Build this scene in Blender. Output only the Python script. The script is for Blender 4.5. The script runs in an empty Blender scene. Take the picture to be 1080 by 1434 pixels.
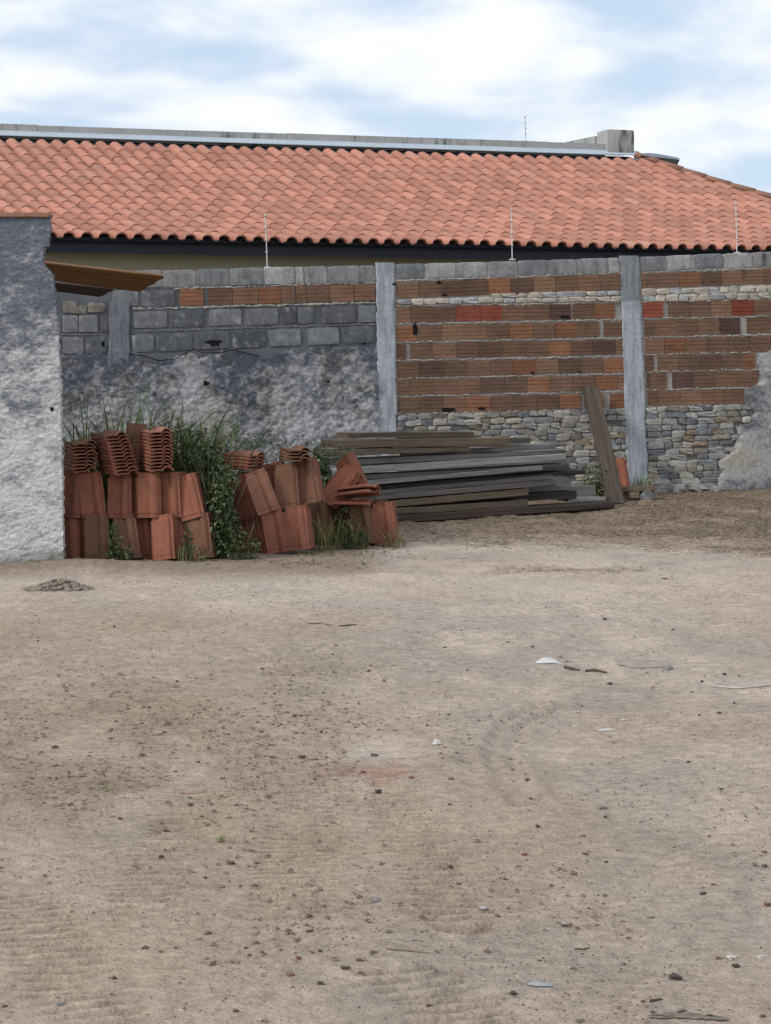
import bpy, math, random
import numpy as np
from mathutils import Vector, Matrix, Euler
R = math.radians
random.seed(7)
rng = np.random.default_rng(7)
scn = bpy.context.scene
col = scn.collection

# ------------------------------------------------------------------ camera, sky, sun, exposure
F, H, CX, CAMH = 2800.0, 517.0, 540.0, 1.62      # focal length and horizon in photo pixels, eye height in m
cam_d = bpy.data.cameras.new('camera')
cam = bpy.data.objects.new('camera', cam_d); col.objects.link(cam)
cam.location = (0, 0, CAMH); cam.rotation_euler = (R(90), 0, 0)
cam_d.sensor_fit = 'HORIZONTAL'; cam_d.sensor_width = 36
cam_d.lens = F / 1080 * 36
cam_d.shift_y = -(717 - H) / 1080
cam_d.clip_end = 3000
scn.camera = cam
SUN_EL, SUN_AZ = 36, 238        # azimuth measured clockwise from +Y (view direction)
world = bpy.data.worlds.new('World'); scn.world = world
world.use_nodes = True
nt = world.node_tree; nt.nodes.clear()
def N(t, ty, **kw):
    n = t.nodes.new(ty)
    for k, v in kw.items(): setattr(n, k, v)
    return n
def L(t, a, b): t.links.new(a, b)
sky = N(nt, 'ShaderNodeTexSky', sky_type='NISHITA', sun_disc=False)
sky.sun_elevation = R(SUN_EL); sky.sun_rotation = R(SUN_AZ); sky.air_density = 1.0; sky.dust_density = 1.2
tc = N(nt, 'ShaderNodeTexCoord'); sep = N(nt, 'ShaderNodeSeparateXYZ')
L(nt, tc.outputs['Generated'], sep.inputs[0])
def M(t, op, a, b=None, clamp=False):
    n = N(t, 'ShaderNodeMath', operation=op); n.use_clamp = clamp
    for i, v in enumerate((a, b)):
        if v is None: continue
        if isinstance(v, (int, float)): n.inputs[i].default_value = v
        else: L(t, v, n.inputs[i])
    return n.outputs[0]
zz = M(nt, 'MAXIMUM', sep.outputs['Z'], 0.02)
zz = M(nt, 'ADD', zz, 0.24)
cmb = N(nt, 'ShaderNodeCombineXYZ')
L(nt, M(nt, 'DIVIDE', sep.outputs['X'], zz), cmb.inputs[0]); L(nt, M(nt, 'DIVIDE', sep.outputs['Y'], zz), cmb.inputs[1])
cmb.inputs[2].default_value = 3.7
cn = N(nt, 'ShaderNodeTexNoise'); cn.inputs['Scale'].default_value = 4.6; cn.inputs['Detail'].default_value = 6
cn.inputs['Roughness'].default_value = 0.46; cn.inputs['Distortion'].default_value = 0.1
L(nt, cmb.outputs[0], cn.inputs['Vector'])
cr = N(nt, 'ShaderNodeValToRGB')
cr.color_ramp.elements[0].position = 0.33; cr.color_ramp.elements[0].color = (0, 0, 0, 1)
cr.color_ramp.elements[1].position = 0.64; cr.color_ramp.elements[1].color = (1, 1, 1, 1)
cr.color_ramp.interpolation = 'EASE'
L(nt, cn.outputs['Fac'], cr.inputs[0])
tint = N(nt, 'ShaderNodeMix', data_type='RGBA', blend_type='MIX'); tint.inputs[0].default_value = 0.85
L(nt, sky.outputs[0], tint.inputs[6]); tint.inputs[7].default_value = (4.7, 5.75, 7.15, 1)    # thin veil of blue haze between the clouds
mix = N(nt, 'ShaderNodeMix', data_type='RGBA', blend_type='MIX')
L(nt, cr.outputs[0], mix.inputs[0]); L(nt, tint.outputs[2], mix.inputs[6]); mix.inputs[7].default_value = (7.5, 7.65, 7.95, 1)
bg = N(nt, 'ShaderNodeBackground'); bg.inputs[1].default_value = 0.1
L(nt, mix.outputs[2], bg.inputs[0])
wo = N(nt, 'ShaderNodeOutputWorld'); L(nt, bg.outputs[0], wo.inputs[0])
sd = bpy.data.lights.new('sun', 'SUN'); sd.energy = 1.6; sd.angle = R(11); sd.color = (1.0, 0.95, 0.88)
sun = bpy.data.objects.new('sun', sd); col.objects.link(sun)
to_sun = Vector((math.sin(R(SUN_AZ)) * math.cos(R(SUN_EL)), math.cos(R(SUN_AZ)) * math.cos(R(SUN_EL)), math.sin(R(SUN_EL))))
sun.rotation_euler = to_sun.to_track_quat('Z', 'Y').to_euler(); sun.location = (0, 0, 30)
scn.view_settings.view_transform = 'Standard'; scn.view_settings.look = 'None'
scn.view_settings.exposure = 0.42; scn.view_settings.gamma = 1.0; scn.view_settings.use_curve_mapping = False

# ------------------------------------------------------------------ helpers
KD = F / 3400.0
def P(px, py, d): return Vector(((px - CX) / F * d, d, CAMH + (H - py) / F * d))
def gd(py, z=0.0): return F * (CAMH - z) / (py - H)          # distance of a ground point
def hsh(ix, iy, s):
    h = (ix.astype(np.int64) * 374761393 + iy.astype(np.int64) * 668265263 + s * 974634777) & 0xffffffff
    h = ((h ^ (h >> 13)) * 1274126177) & 0xffffffff
    return ((h ^ (h >> 16)) & 0xffffff) / 16777215.0
def vn(x, y, s=0):
    x = np.asarray(x, float); y = np.asarray(y, float)
    ix = np.floor(x); iy = np.floor(y); fx = x - ix; fy = y - iy
    fx = fx * fx * fx * (fx * (fx * 6 - 15) + 10); fy = fy * fy * fy * (fy * (fy * 6 - 15) + 10)
    a = hsh(ix, iy, s); b = hsh(ix + 1, iy, s); c = hsh(ix, iy + 1, s); d = hsh(ix + 1, iy + 1, s)
    return (a * (1 - fx) + b * fx) * (1 - fy) + (c * (1 - fx) + d * fx) * fy
def fbm(x, y, o=4, s=0, g=0.5):
    t = 0; a = 1; n = 0
    for i in range(o):
        t = t + a * vn(x * 2 ** i + 17.3 * i, y * 2 ** i - 9.1 * i, s + i); n += a; a *= g
    return t / n
def worley(x, y, s=0):
    x = np.asarray(x, float); y = np.asarray(y, float)
    ix = np.floor(x); iy = np.floor(y); best = np.full(x.shape, 9.0)
    for dx in (-1, 0, 1):
        for dy in (-1, 0, 1):
            px = ix + dx + hsh(ix + dx, iy + dy, s); py = iy + dy + hsh(ix + dx, iy + dy, s + 5)
            best = np.minimum(best, (px - x) ** 2 + (py - y) ** 2)
    return np.sqrt(best)
def ss(a, b, x):
    t = np.clip((np.asarray(x, float) - a) / (b - a), 0, 1); return t * t * (3 - 2 * t)
def lerp(a, b, t): return a + (b - a) * t

def mesh(name, v, f, mats=None, smooth=False, attr=None):
    """attr: (n,3) colours per vertex -> 'Col'"""
    me = bpy.data.meshes.new(name)
    me.from_pydata([tuple(map(float, p)) for p in v] if not isinstance(v, np.ndarray) else v.tolist(), [], f if isinstance(f, list) else f.tolist())
    if attr is not None:
        a = me.color_attributes.new('Col', 'FLOAT_COLOR', 'POINT')
        c = np.ones((len(attr), 4), np.float32); c[:, :3] = attr
        a.data.foreach_set('color', c.ravel())
    if mats: me.materials.append(mats)
    if smooth: me.polygons.foreach_set('use_smooth', [True] * len(me.polygons))
    me.update(); return me
def ob(name, me, parent=None, loc=(0, 0, 0), rot=(0, 0, 0), scale=(1, 1, 1), color=None):
    o = bpy.data.objects.new(name, me); col.objects.link(o)
    o.location = loc; o.rotation_euler = rot; o.scale = scale
    if parent is not None: o.parent = parent
    if color is not None: o.color = (color[0], color[1], color[2], 1)
    return o
def tag(o, label, cat, group=None, kind=None):
    if label: o['label'] = label
    if cat: o['category'] = cat
    if group: o['group'] = group
    if kind: o['kind'] = kind
    elif label: o['kind'] = 'thing'
    return o
def boxvf(x0, x1, y0, y1, z0, z1):
    v = [(x0, y0, z0), (x1, y0, z0), (x1, y1, z0), (x0, y1, z0), (x0, y0, z1), (x1, y0, z1), (x1, y1, z1), (x0, y1, z1)]
    f = [(0, 3, 2, 1), (4, 5, 6, 7), (0, 1, 5, 4), (1, 2, 6, 5), (2, 3, 7, 6), (3, 0, 4, 7)]
    return v, f
def join(parts):
    V = []; Fc = []
    for v, f in parts:
        b = len(V); V += [tuple(p) for p in v]; Fc += [tuple(i + b for i in q) for q in f]
    return V, Fc
def rounded_box(seed, jit=0.06, p=4.0, n=3, flat=1.0):
    """unit lump between cube and ball with an uneven surface"""
    r = random.Random(seed); V = []; idx = {}; Fc = []
    def vid(q):
        k = tuple(round(c, 4) for c in q)
        if k not in idx:
            l = (sum(abs(c) ** p for c in q)) ** (1 / p)
            s = 0.5 / l * (1 + r.uniform(-jit, jit))
            idx[k] = len(V); V.append((q[0] * s, q[1] * s * flat, q[2] * s))
        return idx[k]
    g = [-1 + 2 * i / n for i in range(n + 1)]
    for ax in range(3):
        for sg in (-1, 1):
            for i in range(n):
                for j in range(n):
                    qs = []
                    for a, b in ((i, j), (i + 1, j), (i + 1, j + 1), (i, j + 1)):
                        q = [0, 0, 0]; q[ax] = sg; q[(ax + 1) % 3] = g[a]; q[(ax + 2) % 3] = g[b]; qs.append(vid(q))
                    Fc.append(tuple(qs if sg > 0 else qs[::-1]))
    return V, Fc
def tube(pts, rad, n=6):
    V = []; Fc = []
    for i, p in enumerate(pts):
        p = Vector(p); a = Vector(pts[max(i - 1, 0)]); b = Vector(pts[min(i + 1, len(pts) - 1)])
        t = (b - a).normalized(); u = t.orthogonal().normalized(); w = t.cross(u)
        rr = rad[i] if isinstance(rad, (list, tuple)) else rad
        for k in range(n):
            an = 2 * math.pi * k / n; V.append(tuple(p + (u * math.cos(an) + w * math.sin(an)) * rr))
    for i in range(len(pts) - 1):
        for k in range(n):
            Fc.append((i * n + k, i * n + (k + 1) % n, (i + 1) * n + (k + 1) % n, (i + 1) * n + k))
    Fc.append(tuple(range(n))[::-1]); Fc.append(tuple(range((len(pts) - 1) * n, len(pts) * n)))
    return V, Fc

# ------------------------------------------------------------------ materials
def material(name, src='rgb', rgb=(.5, .5, .5), lo=.75, hi=1.2, s1=3, s2=40, bump=.3, bdist=.01, bscale=60, rough=.9,
             stretch=(1, 1, 1), coord='world', rnd=0.0, stain=None, stain_rng=(.5, .7), stain_scale=4, island=False, spec=.25):
    m = bpy.data.materials.new(name); m.use_nodes = True; t = m.node_tree; b = t.nodes['Principled BSDF']
    b.inputs['Roughness'].default_value = rough; b.inputs['Specular IOR Level'].default_value = spec
    if coord == 'world': vec = N(t, 'ShaderNodeNewGeometry').outputs['Position']
    else: vec = N(t, 'ShaderNodeTexCoord').outputs['Object']
    oi = N(t, 'ShaderNodeObjectInfo')
    if coord != 'world':
        ad = N(t, 'ShaderNodeVectorMath', operation='MULTIPLY_ADD'); L(t, oi.outputs['Random'], ad.inputs[0])
        ad.inputs[1].default_value = (37, 23, 51); L(t, vec, ad.inputs[2]); vec = ad.outputs[0]
    mp = N(t, 'ShaderNodeMapping'); mp.inputs['Scale'].default_value = stretch; L(t, vec, mp.inputs[0]); vec = mp.outputs[0]
    def noise(sc, det=4, ro=.6):
        n = N(t, 'ShaderNodeTexNoise'); n.inputs['Scale'].default_value = sc; n.inputs['Detail'].default_value = det
        n.inputs['Roughness'].default_value = ro; L(t, vec, n.inputs['Vector']); return n.outputs['Fac']
    if src == 'obj': c = oi.outputs['Color']
    elif src == 'attr':
        a = N(t, 'ShaderNodeAttribute'); a.attribute_name = 'Col'; c = a.outputs['Color']
    else:
        cc = N(t, 'ShaderNodeRGB'); cc.outputs[0].default_value = (*rgb, 1); c = cc.outputs[0]
    if stain:
        n = noise(stain_scale, 6, .65); mr = N(t, 'ShaderNodeMapRange'); mr.interpolation_type = 'SMOOTHSTEP'
        mr.inputs[1].default_value, mr.inputs[2].default_value = stain_rng; L(t, n, mr.inputs[0])
        mx = N(t, 'ShaderNodeMix', data_type='RGBA'); L(t, mr.outputs[0], mx.inputs[0]); L(t, c, mx.inputs[6]); mx.inputs[7].default_value = (*stain, 1); c = mx.outputs[2]
    val = M(t, 'ADD', M(t, 'MULTIPLY', noise(s1, 5), .55), M(t, 'MULTIPLY', noise(s2, 3), .45))
    mr = N(t, 'ShaderNodeMapRange'); mr.inputs[1].default_value = .3; mr.inputs[2].default_value = .7
    mr.inputs[3].default_value = lo; mr.inputs[4].default_value = hi; L(t, val, mr.inputs[0]); val = mr.outputs[0]
    if rnd:
        rv = oi.outputs['Random']
        if island:
            g = N(t, 'ShaderNodeNewGeometry'); rv = M(t, 'FRACT', M(t, 'ADD', rv, g.outputs['Random Per Island']))
        val = M(t, 'MULTIPLY', val, M(t, 'ADD', M(t, 'MULTIPLY', rv, 2 * rnd), 1 - rnd))
    vm = N(t, 'ShaderNodeVectorMath', operation='SCALE'); L(t, c, vm.inputs[0]); L(t, val, vm.inputs['Scale'])
    L(t, vm.outputs[0], b.inputs['Base Color'])
    if bump:
        bp = N(t, 'ShaderNodeBump'); bp.inputs['Strength'].default_value = bump; bp.inputs['Distance'].default_value = bdist
        L(t, noise(bscale, 5, .65), bp.inputs['Height']); L(t, bp.outputs[0], b.inputs['Normal'])
    return m
MAT = dict(
    ground=material('ground', 'attr', lo=.55, hi=1.34, s1=18, s2=110, bump=1.0, bdist=.02, bscale=45, rough=1, spec=.1, stain=(.16, .12, .09), stain_rng=(.58, .76), stain_scale=60),
    plaster=material('plaster', 'attr', lo=.68, hi=1.25, s1=24, s2=95, bump=.7, bdist=.012, bscale=60, stretch=(1, 1, 1.5), rough=.95, spec=.15),
    mortar=material('mortar', 'rgb', (.36, .335, .305), lo=.6, hi=1.3, s1=5, s2=40, bump=.7, bdist=.012, bscale=45, rough=.95),
    brick=material('hollow_brick', 'obj', lo=.62, hi=1.25, s1=7, s2=45, bump=.3, bdist=.004, bscale=120, rough=.9, stretch=(.55, .55, 1), stain=(.055, .04, .034), stain_rng=(.6, .82), stain_scale=5),
    block=material('concrete_block', 'obj', lo=.42, hi=1.5, s1=9, s2=60, bump=.55, bdist=.006, bscale=90, rough=.95, stretch=(1, 1, .55), stain=(.045, .05, .058), stain_rng=(.56, .8), stain_scale=4),
    block_old=material('limed_block', 'obj', lo=.5, hi=1.35, s1=7, s2=50, bump=.6, bdist=.007, bscale=80, rough=.95, stretch=(1, 1, .7), stain=(.31, .32, .34), stain_rng=(.5, .74), stain_scale=8),
    mortar_old=material('dark_mortar', 'rgb', (.16, .163, .168), lo=.5, hi=1.5, s1=6, s2=40, bump=.7, bdist=.012, bscale=45, rough=.95),
    stone=material('stone', 'obj', lo=.6, hi=1.3, s1=14, s2=60, bump=.6, bdist=.008, bscale=60, rough=.9),
    tile=material('clay_tile', 'obj', lo=.7, hi=1.2, s1=9, s2=60, bump=.3, bdist=.003, bscale=140, rough=.85, rnd=.12, stain=(.085, .062, .04), stain_rng=(.58, .85), stain_scale=5.5),
    roof=material('roof_clay', 'rgb', (.425, .198, .14), lo=.78, hi=1.16, s1=2.5, s2=40, bump=.25, bdist=.003, bscale=110, rough=.85, rnd=.18, island=True, stain=(.36, .21, .155), stain_rng=(.5, .8), stain_scale=1.6),
    ridge=material('ridge_clay', 'rgb', (.30, .155, .11), lo=.7, hi=1.2, s1=3, s2=40, rough=.9, stain=(.2, .15, .12), stain_rng=(.45, .8)),
    wood=material('old_timber', 'obj', lo=.4, hi=1.55, s1=2.2, s2=9, bump=.55, bdist=.006, bscale=12, rough=.9, stretch=(.3, 5, 9), coord='object', rnd=.05, stain=(.02, .017, .015), stain_rng=(.55, .78), stain_scale=1.0),
    fascia=material('fascia_paint', 'rgb', (.022, .025, .034), lo=.7, hi=1.3, s1=2, s2=30, bump=.15, rough=.6, stretch=(1, 1, 5)),
    cream=material('cream_paint', 'rgb', (.50, .46, .33), lo=.93, hi=1.05, s1=1.2, s2=20, bump=.12, rough=.9),
    parapet=material('parapet_concrete', 'rgb', (.40, .41, .40), lo=.72, hi=1.12, s1=2, s2=25, bump=.3, rough=.95, stretch=(1, 1, .22), stain=(.07, .075, .08), stain_rng=(.53, .68), stain_scale=3.2),
    metal=material('zinc_flashing', 'rgb', (.42, .47, .53), lo=.88, hi=1.08, s1=1.5, s2=10, bump=.05, rough=.45, spec=.5),
    rod=material('galvanised_rod', 'rgb', (.6, .6, .6), lo=.8, hi=1.1, bump=0, rough=.5),
    insul=material('insulator_plastic', 'rgb', (.5, .5, .48), lo=.9, hi=1.05, bump=0, rough=.5),
    rust=material('rusty_sheet', 'obj', lo=.5, hi=1.35, s1=3, s2=24, bump=.3, rough=.75, stretch=(.25, 3, 1), stain=(.05, .03, .02), stain_rng=(.52, .8), stain_scale=2.5),
    plastic=material('plastic_scrap', 'obj', lo=.85, hi=1.08, bump=.2, rough=.45),
    dark=material('dark_sheet', 'obj', lo=.7, hi=1.25, bump=.2, rough=.5),
    void=material('hole_shade', 'rgb', (.008, .008, .009), lo=.9, hi=1.1, bump=0, rough=1),  # near-black colour stands in for the shade inside holes and the crack
    litter=material('dry_litter', 'attr', lo=.75, hi=1.2, bump=0, rough=.95),
    timber_post=material('post_wood', 'rgb', (.12, .09, .065), rough=.9),
)
def leaf_mat(name, c, trans=.25):
    m = material(name, 'attr', lo=.8, hi=1.2, s1=20, s2=80, bump=0, rough=.6, spec=.3)
    return m
MAT['leaf'] = leaf_mat('leaf', None)

# ------------------------------------------------------------------ ground
def line_dist(x, y, pts):
    best = np.full(np.shape(x), 99.0); along = np.zeros(np.shape(x)); acc = 0
    for (x0, y0), (x1, y1) in zip(pts[:-1], pts[1:]):
        dx, dy = x1 - x0, y1 - y0; l2 = dx * dx + dy * dy; l = math.sqrt(l2)
        t = np.clip(((x - x0) * dx + (y - y0) * dy) / l2, 0, 1)
        d = np.hypot(x - x0 - t * dx, y - y0 - t * dy)
        m = d < best; best = np.where(m, d, best); along = np.where(m, acc + t * l, along); acc += l
    return best, along
def G2(px, py): d = gd(py); return ((px - CX) / F * d, d)
TRACKS = [([G2(470, 1085), G2(432, 1150), G2(415, 1220), G2(410, 1290)], .13),
          ([G2(560, 1070), G2(556, 1120), G2(590, 1200), G2(650, 1300)], .10),
          ([G2(10, 1250), G2(70, 1320), G2(140, 1434), G2(200, 1560)], .12),
          ([G2(300, 1090), G2(250, 1150), G2(215, 1220), G2(200, 1300)], .10),
          ([G2(560, 1360), G2(620, 1400), G2(700, 1480)], .12)]
RUTS = [[G2(760, 985), G2(705, 1010), G2(690, 1040), G2(700, 1085), G2(735, 1130)],
        [G2(785, 985), G2(728, 1012), G2(713, 1042), G2(722, 1085), G2(760, 1130)],
        [G2(-100, 905), G2(200, 880), G2(520, 866), G2(860, 850), G2(1200, 812)],
        [G2(-100, 950), G2(240, 925), G2(560, 905), G2(900, 880), G2(1200, 845)],
        [G2(-60, 850), G2(300, 830), G2(700, 800), G2(1200, 768)]]
def gz(x, y, fine=True):
    x = np.asarray(x, float); y = np.asarray(y, float)
    z = .05 * ss(20.5, 25.5, y) * ss(.3, 3, x)
    z = z + .06 * np.exp(-((x + 2.5) / .7) ** 2 - ((y - 16.35) / .45) ** 2)
    z = z + .09 * np.exp(-((x + 2.12) / .16) ** 2 - ((y - 15.2) / .22) ** 2) * 0
    z = z + .05 * (fbm(x * .35, y * .35, 3, 11) - .5) * ss(3, 9, y)
    if fine:
        lit = litter_mask(x, y)
        z = z + .035 * (fbm(x * 1.6, y * 1.6, 4, 21) - .5) + .020 * (fbm(x * 8, y * 8, 4, 31, .6) - .5) * (1 + 1.6 * lit)
        for k, (pts, w) in enumerate(TRACKS):
            d, a = line_dist(x, y, pts)
            m = (1 - ss(w * .8, w * 1.15, d)) * ss(.22, .42, fbm(x * 3, y * 3, 2, 71 + k))
            lug = ss(.1, .45, np.sin(a * 2 * math.pi / .064 + 9 * d) * .5 + .5)
            z = z - m * (.030 - .030 * lug)
        for k, pts in enumerate(RUTS):
            d, a = line_dist(x, y, pts); w = .03 if k < 2 else .16
            z = z - (.02 if k < 2 else .022) * np.exp(-(d / w) ** 2) + (.012) * np.exp(-((d - 1.8 * w) / (.7 * w)) ** 2)
    return z
def pxof(x, y, z=0): return CX + x / y * F, H - (z - CAMH) / y * F
def blob(px, py, cx, cy, rx, ry): return np.exp(-((px - cx) / rx) ** 2 - ((py - cy) / ry) ** 2)
def litter_mask(x, y):
    """dry plant litter raked along the foot of the wall and the planks"""
    n = fbm(x * 1.3, y * .9, 4, 41)
    edge = 18.6 + 1.3 * (n - .5) * 2 - 1.1 * ss(1.5, 3.5, x) + 1.6 * ss(0.2, -1.0, x)
    m = ss(edge - .6, edge + 1.6, y) * ss(-2.0, -.2, x)
    m = np.maximum(m, .75 * np.exp(-((x - 1.45) / .55) ** 2 - ((y - 16.2) / .22) ** 2) * ss(.35, .55, n))
    return np.clip(m, 0, 1)
def debris_mask(x, y):
    n = fbm(x * 2.3, y * 1.4, 4, 51)
    m = np.exp(-((x + .55) / .75) ** 2 - ((y - 8.6) / 1.1) ** 2) + .8 * np.exp(-((x + 1.3) / .6) ** 2 - ((y - 8.2) / 1.4) ** 2)
    m = m + .55 * np.exp(-((x + .9) / .8) ** 2 - ((y - 10.5) / .9) ** 2) + .4 * np.exp(-((x - .9) / .35) ** 2 - ((y - 6.1) / .7) ** 2) + .35 * np.exp(-((x + .4) / .5) ** 2 - ((y - 6.0) / .8) ** 2)
    return np.clip(m * ss(.38, .62, n) * 1.2, 0, 1)
def axis_pts(a, b, step, far, growth=1.35):
    xs = list(np.arange(a, b + step / 2, step)); s = step; lo = []; x = a
    while x > -far: s *= growth; x -= s; lo.append(x)
    s = step; hi = []; x = xs[-1]
    while x < far: s *= growth; x += s; hi.append(x)
    return np.array(lo[::-1] + xs + hi)
gx = axis_pts(-4.6, 6.8, .028, 400)
ys = [4.6]
while ys[-1] < 27.5: ys.append(ys[-1] + .0125 * max(1, (ys[-1] / 6.0)) ** 1.25)
s = .1; y = ys[0]; lo = []
while y > -300: s *= 1.4; y -= s; lo.append(y)
s = ys[-1] - ys[-2]; y = ys[-1]
while y < 600: s *= 1.35; y += s; ys.append(y)
gy = np.array(lo[::-1] + ys)
GX, GY = np.meshgrid(gx, gy)
near = (np.abs(GX) < 12) & (GY > 2) & (GY < 40)
GZ = np.where(near, gz(GX, GY), 0)
lit = litter_mask(GX, GY); deb = debris_mask(GX, GY)
c0 = np.array([.355, .288, .228]); c_pale = np.array([.44, .375, .315]); c_och = np.array([.33, .25, .175]); c_red = np.array([.30, .15, .10])
c_lit = np.array([.17, .13, .092]); c_grey = np.array([.30, .26, .222])
a1 = ss(.42, .66, fbm(GX * .55 + 3, GY * .35, 4, 61))[..., None]; a2 = ss(.5, .72, fbm(GX * .8, GY * .55 + 9, 4, 62))[..., None]
a3 = ss(.48, .7, fbm(GX * 1.9, GY * 1.1 + 5, 4, 63))[..., None]
C = c0 + (c_pale - c0) * a1 * .8
C = C + (c_grey - C) * a3 * .55
C = C + (c_och - C) * a2 * .38
band = np.exp(-((GY - 15.0 - .06 * GX) / 1.3) ** 2)[..., None] * .55
C = C + (c_pale * 1.05 - C) * band
ochre = ss(-.2, -1.6, GX)[..., None] * ss(9, 6, GY)[..., None] * .22
C = C + (c_och * 1.1 - C) * ochre
rx, ry = G2(520, 1075)
redm = (np.exp(-((GX - rx) / .33) ** 2 - ((GY - ry) / .28) ** 2) * ss(.45, .7, fbm(GX * 6, GY * 4, 4, 64)))[..., None]
rx, ry = G2(240, 960)
redm = redm + .35 * (np.exp(-((GX - rx) / .5) ** 2 - ((GY - ry) / .5) ** 2) * ss(.45, .7, fbm(GX * 6, GY * 4, 4, 65)))[..., None]
C = C + (c_red - C) * redm * .55
C = C + (c_lit * 1.25 - C) * (lit[..., None] * .85)
C = C + (c_lit * 1.4 - C) * (deb[..., None] * .5)
for k, (pts, w) in enumerate(TRACKS):
    d_, al_ = line_dist(GX, GY, pts)
    tm = (1 - ss(w * .8, w * 1.15, d_)) * ss(.22, .42, fbm(GX * 3, GY * 3, 2, 71 + k)) * (1 - ss(.1, .45, np.sin(al_ * 2 * math.pi / .064 + 9 * d_) * .5 + .5))
    C = C + (np.array([.2, .155, .115]) - C) * (tm * .6)[..., None]        # darker brown along the grooves of the tyre tracks
dark_soil = (ss(.4, .0, GX - (-.3)) * ss(15.3, 16.3, GY) * .75)[..., None]
C = C + (np.array([.2, .155, .115]) - C) * dark_soil
C = C * np.array([1.19, 1.165, 1.15]) * (0.86 + .28 * fbm(GX * 5, GY * 3.2, 3, 66))[..., None]
nyy, nxx = GX.shape
idx = np.arange(nyy * nxx).reshape(nyy, nxx)
fc = np.stack([idx[:-1, :-1], idx[:-1, 1:], idx[1:, 1:], idx[1:, :-1]], -1).reshape(-1, 4)
me = bpy.data.meshes.new('ground')
me.vertices.add(nyy * nxx); me.vertices.foreach_set('co', np.stack([GX, GY, GZ], -1).astype(np.float32).ravel())
me.loops.add(fc.size); me.loops.foreach_set('vertex_index', fc.astype(np.int32).ravel())
me.polygons.add(len(fc)); me.polygons.foreach_set('loop_start', np.arange(0, fc.size, 4, dtype=np.int32))
me.polygons.foreach_set('use_smooth', np.ones(len(fc), bool)); me.update(calc_edges=True)
at = me.color_attributes.new('Col', 'FLOAT_COLOR', 'POINT')
cc = np.ones((nyy * nxx, 4), np.float32); cc[:, :3] = C.reshape(-1, 3); at.data.foreach_set('color', cc.ravel())
me.materials.append(MAT['ground'])
tag(ob('ground', me), None, None, kind='structure')
def gzs(x, y): return float(gz(np.array([x]), np.array([y]))[0])

# ------------------------------------------------------------------ boundary wall
WY, WT = 30.5 * KD, math.tan(R(12)); WC, WS = math.cos(R(12)), math.sin(R(12))
def W(px, py):
    a = (px - CX) / F; Y = WY / (1 - WT * a); return (a * Y / WC, CAMH + (H - py) / F * Y)
def Wn(px, py):
    a = (np.asarray(px, float) - CX) / F; Y = WY / (1 - WT * a); return a * Y / WC, CAMH + (H - np.asarray(py, float)) / F * Y
def wl(u, v, z): return Vector((u * WC - v * WS, WY + u * WS + v * WC, z))     # wall frame to world
wall = ob('boundary_wall', None, loc=(0, WY, 0), rot=(0, 0, R(12)))
tag(wall, 'long patched boundary wall of clay bricks, concrete blocks, rubble and stained plaster', 'wall')
TOPX = [-200, 190, 275, 400, 527, 700, 870, 1080, 1400]; TOPY = [392, 381, 377, 374.5, 369.5, 363.5, 358, 352, 343]
def top_y(px): return np.interp(px, TOPX, TOPY)
BRICKC = {'b': (.165, .096, .064), 'o': (.25, .118, .066), 'r': (.235, .068, .042), 'p': (.10, .056, .046), 't': (.205, .12, .077), 'k': (.14, .086, .061)}
# core of rough mortar
def grid_mesh(name, px, py, yoff, mat_, attr=None, keep=None, smooth=True):
    """px, py arrays (rows, cols) on the wall plane, yoff = out-of-plane offset (negative towards the camera)"""
    u, z = Wn(px, py); v = np.stack([u, yoff, z], -1).reshape(-1, 3)
    r, c = px.shape; idx = np.arange(r * c).reshape(r, c)
    f = np.stack([idx[:-1, :-1], idx[1:, :-1], idx[1:, 1:], idx[:-1, 1:]], -1)
    if keep is not None:
        k = keep[:-1, :-1] & keep[1:, :-1] & keep[1:, 1:] & keep[:-1, 1:]; f = f[k]
    f = f.reshape(-1, 4)
    used = np.unique(f); mp = -np.ones(r * c, int); mp[used] = np.arange(len(used))
    return mesh(name, v[used], mp[f], mat_, smooth, attr.reshape(-1, 3)[used] if attr is not None else None)
pxs = np.arange(-200, 1405, 5.0); t = np.linspace(0, 1, 84)
PX, T = np.meshgrid(pxs, t)
PT = top_y(PX) + 4; PB = 722.0; PY = PT + (PB - PT) * T
uu, zz_ = Wn(PX, PY)
yo = .004 - .010 * fbm(uu * 7, zz_ * 9, 3, 101)
v, f = [], []
Cc0 = np.array([.33, .31, .285]) * (.8 + .4 * fbm(uu * 5, zz_ * 5, 3, 103))[..., None]
lb_ = ((PX < 540) & (PY > 402 - (PX - 275) * .03)).astype(float)[..., None]
Cc0 = Cc0 + (np.array([.115, .122, .132]) * (.7 + .7 * fbm(uu * 6, zz_ * 6, 4, 104))[..., None] - Cc0) * lb_
sb_ = ss(574, 578, PY + (PX - 700) * .03)[..., None] * (PX > 545).astype(float)[..., None]
Cc0 = Cc0 + (np.array([.15, .147, .14]) - Cc0) * sb_
core = grid_mesh('mortar_core', PX, PY, yo, MAT['plaster'], Cc0)
ob('mortar_core', core, wall)
# body behind the facing
bv = []
for px in (-200, 1400):
    for py in (float(top_y(px)) + 4, 722):
        u, z = W(px, py)
        bv += [(u, .012, z), (u, .15, z)]
ob('wall_body', mesh('wall_body', bv, [(0, 2, 6, 4), (1, 5, 7, 3), (0, 4, 5, 1), (2, 3, 7, 6), (0, 1, 3, 2), (4, 6, 7, 5)], MAT['mortar']), wall)

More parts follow.
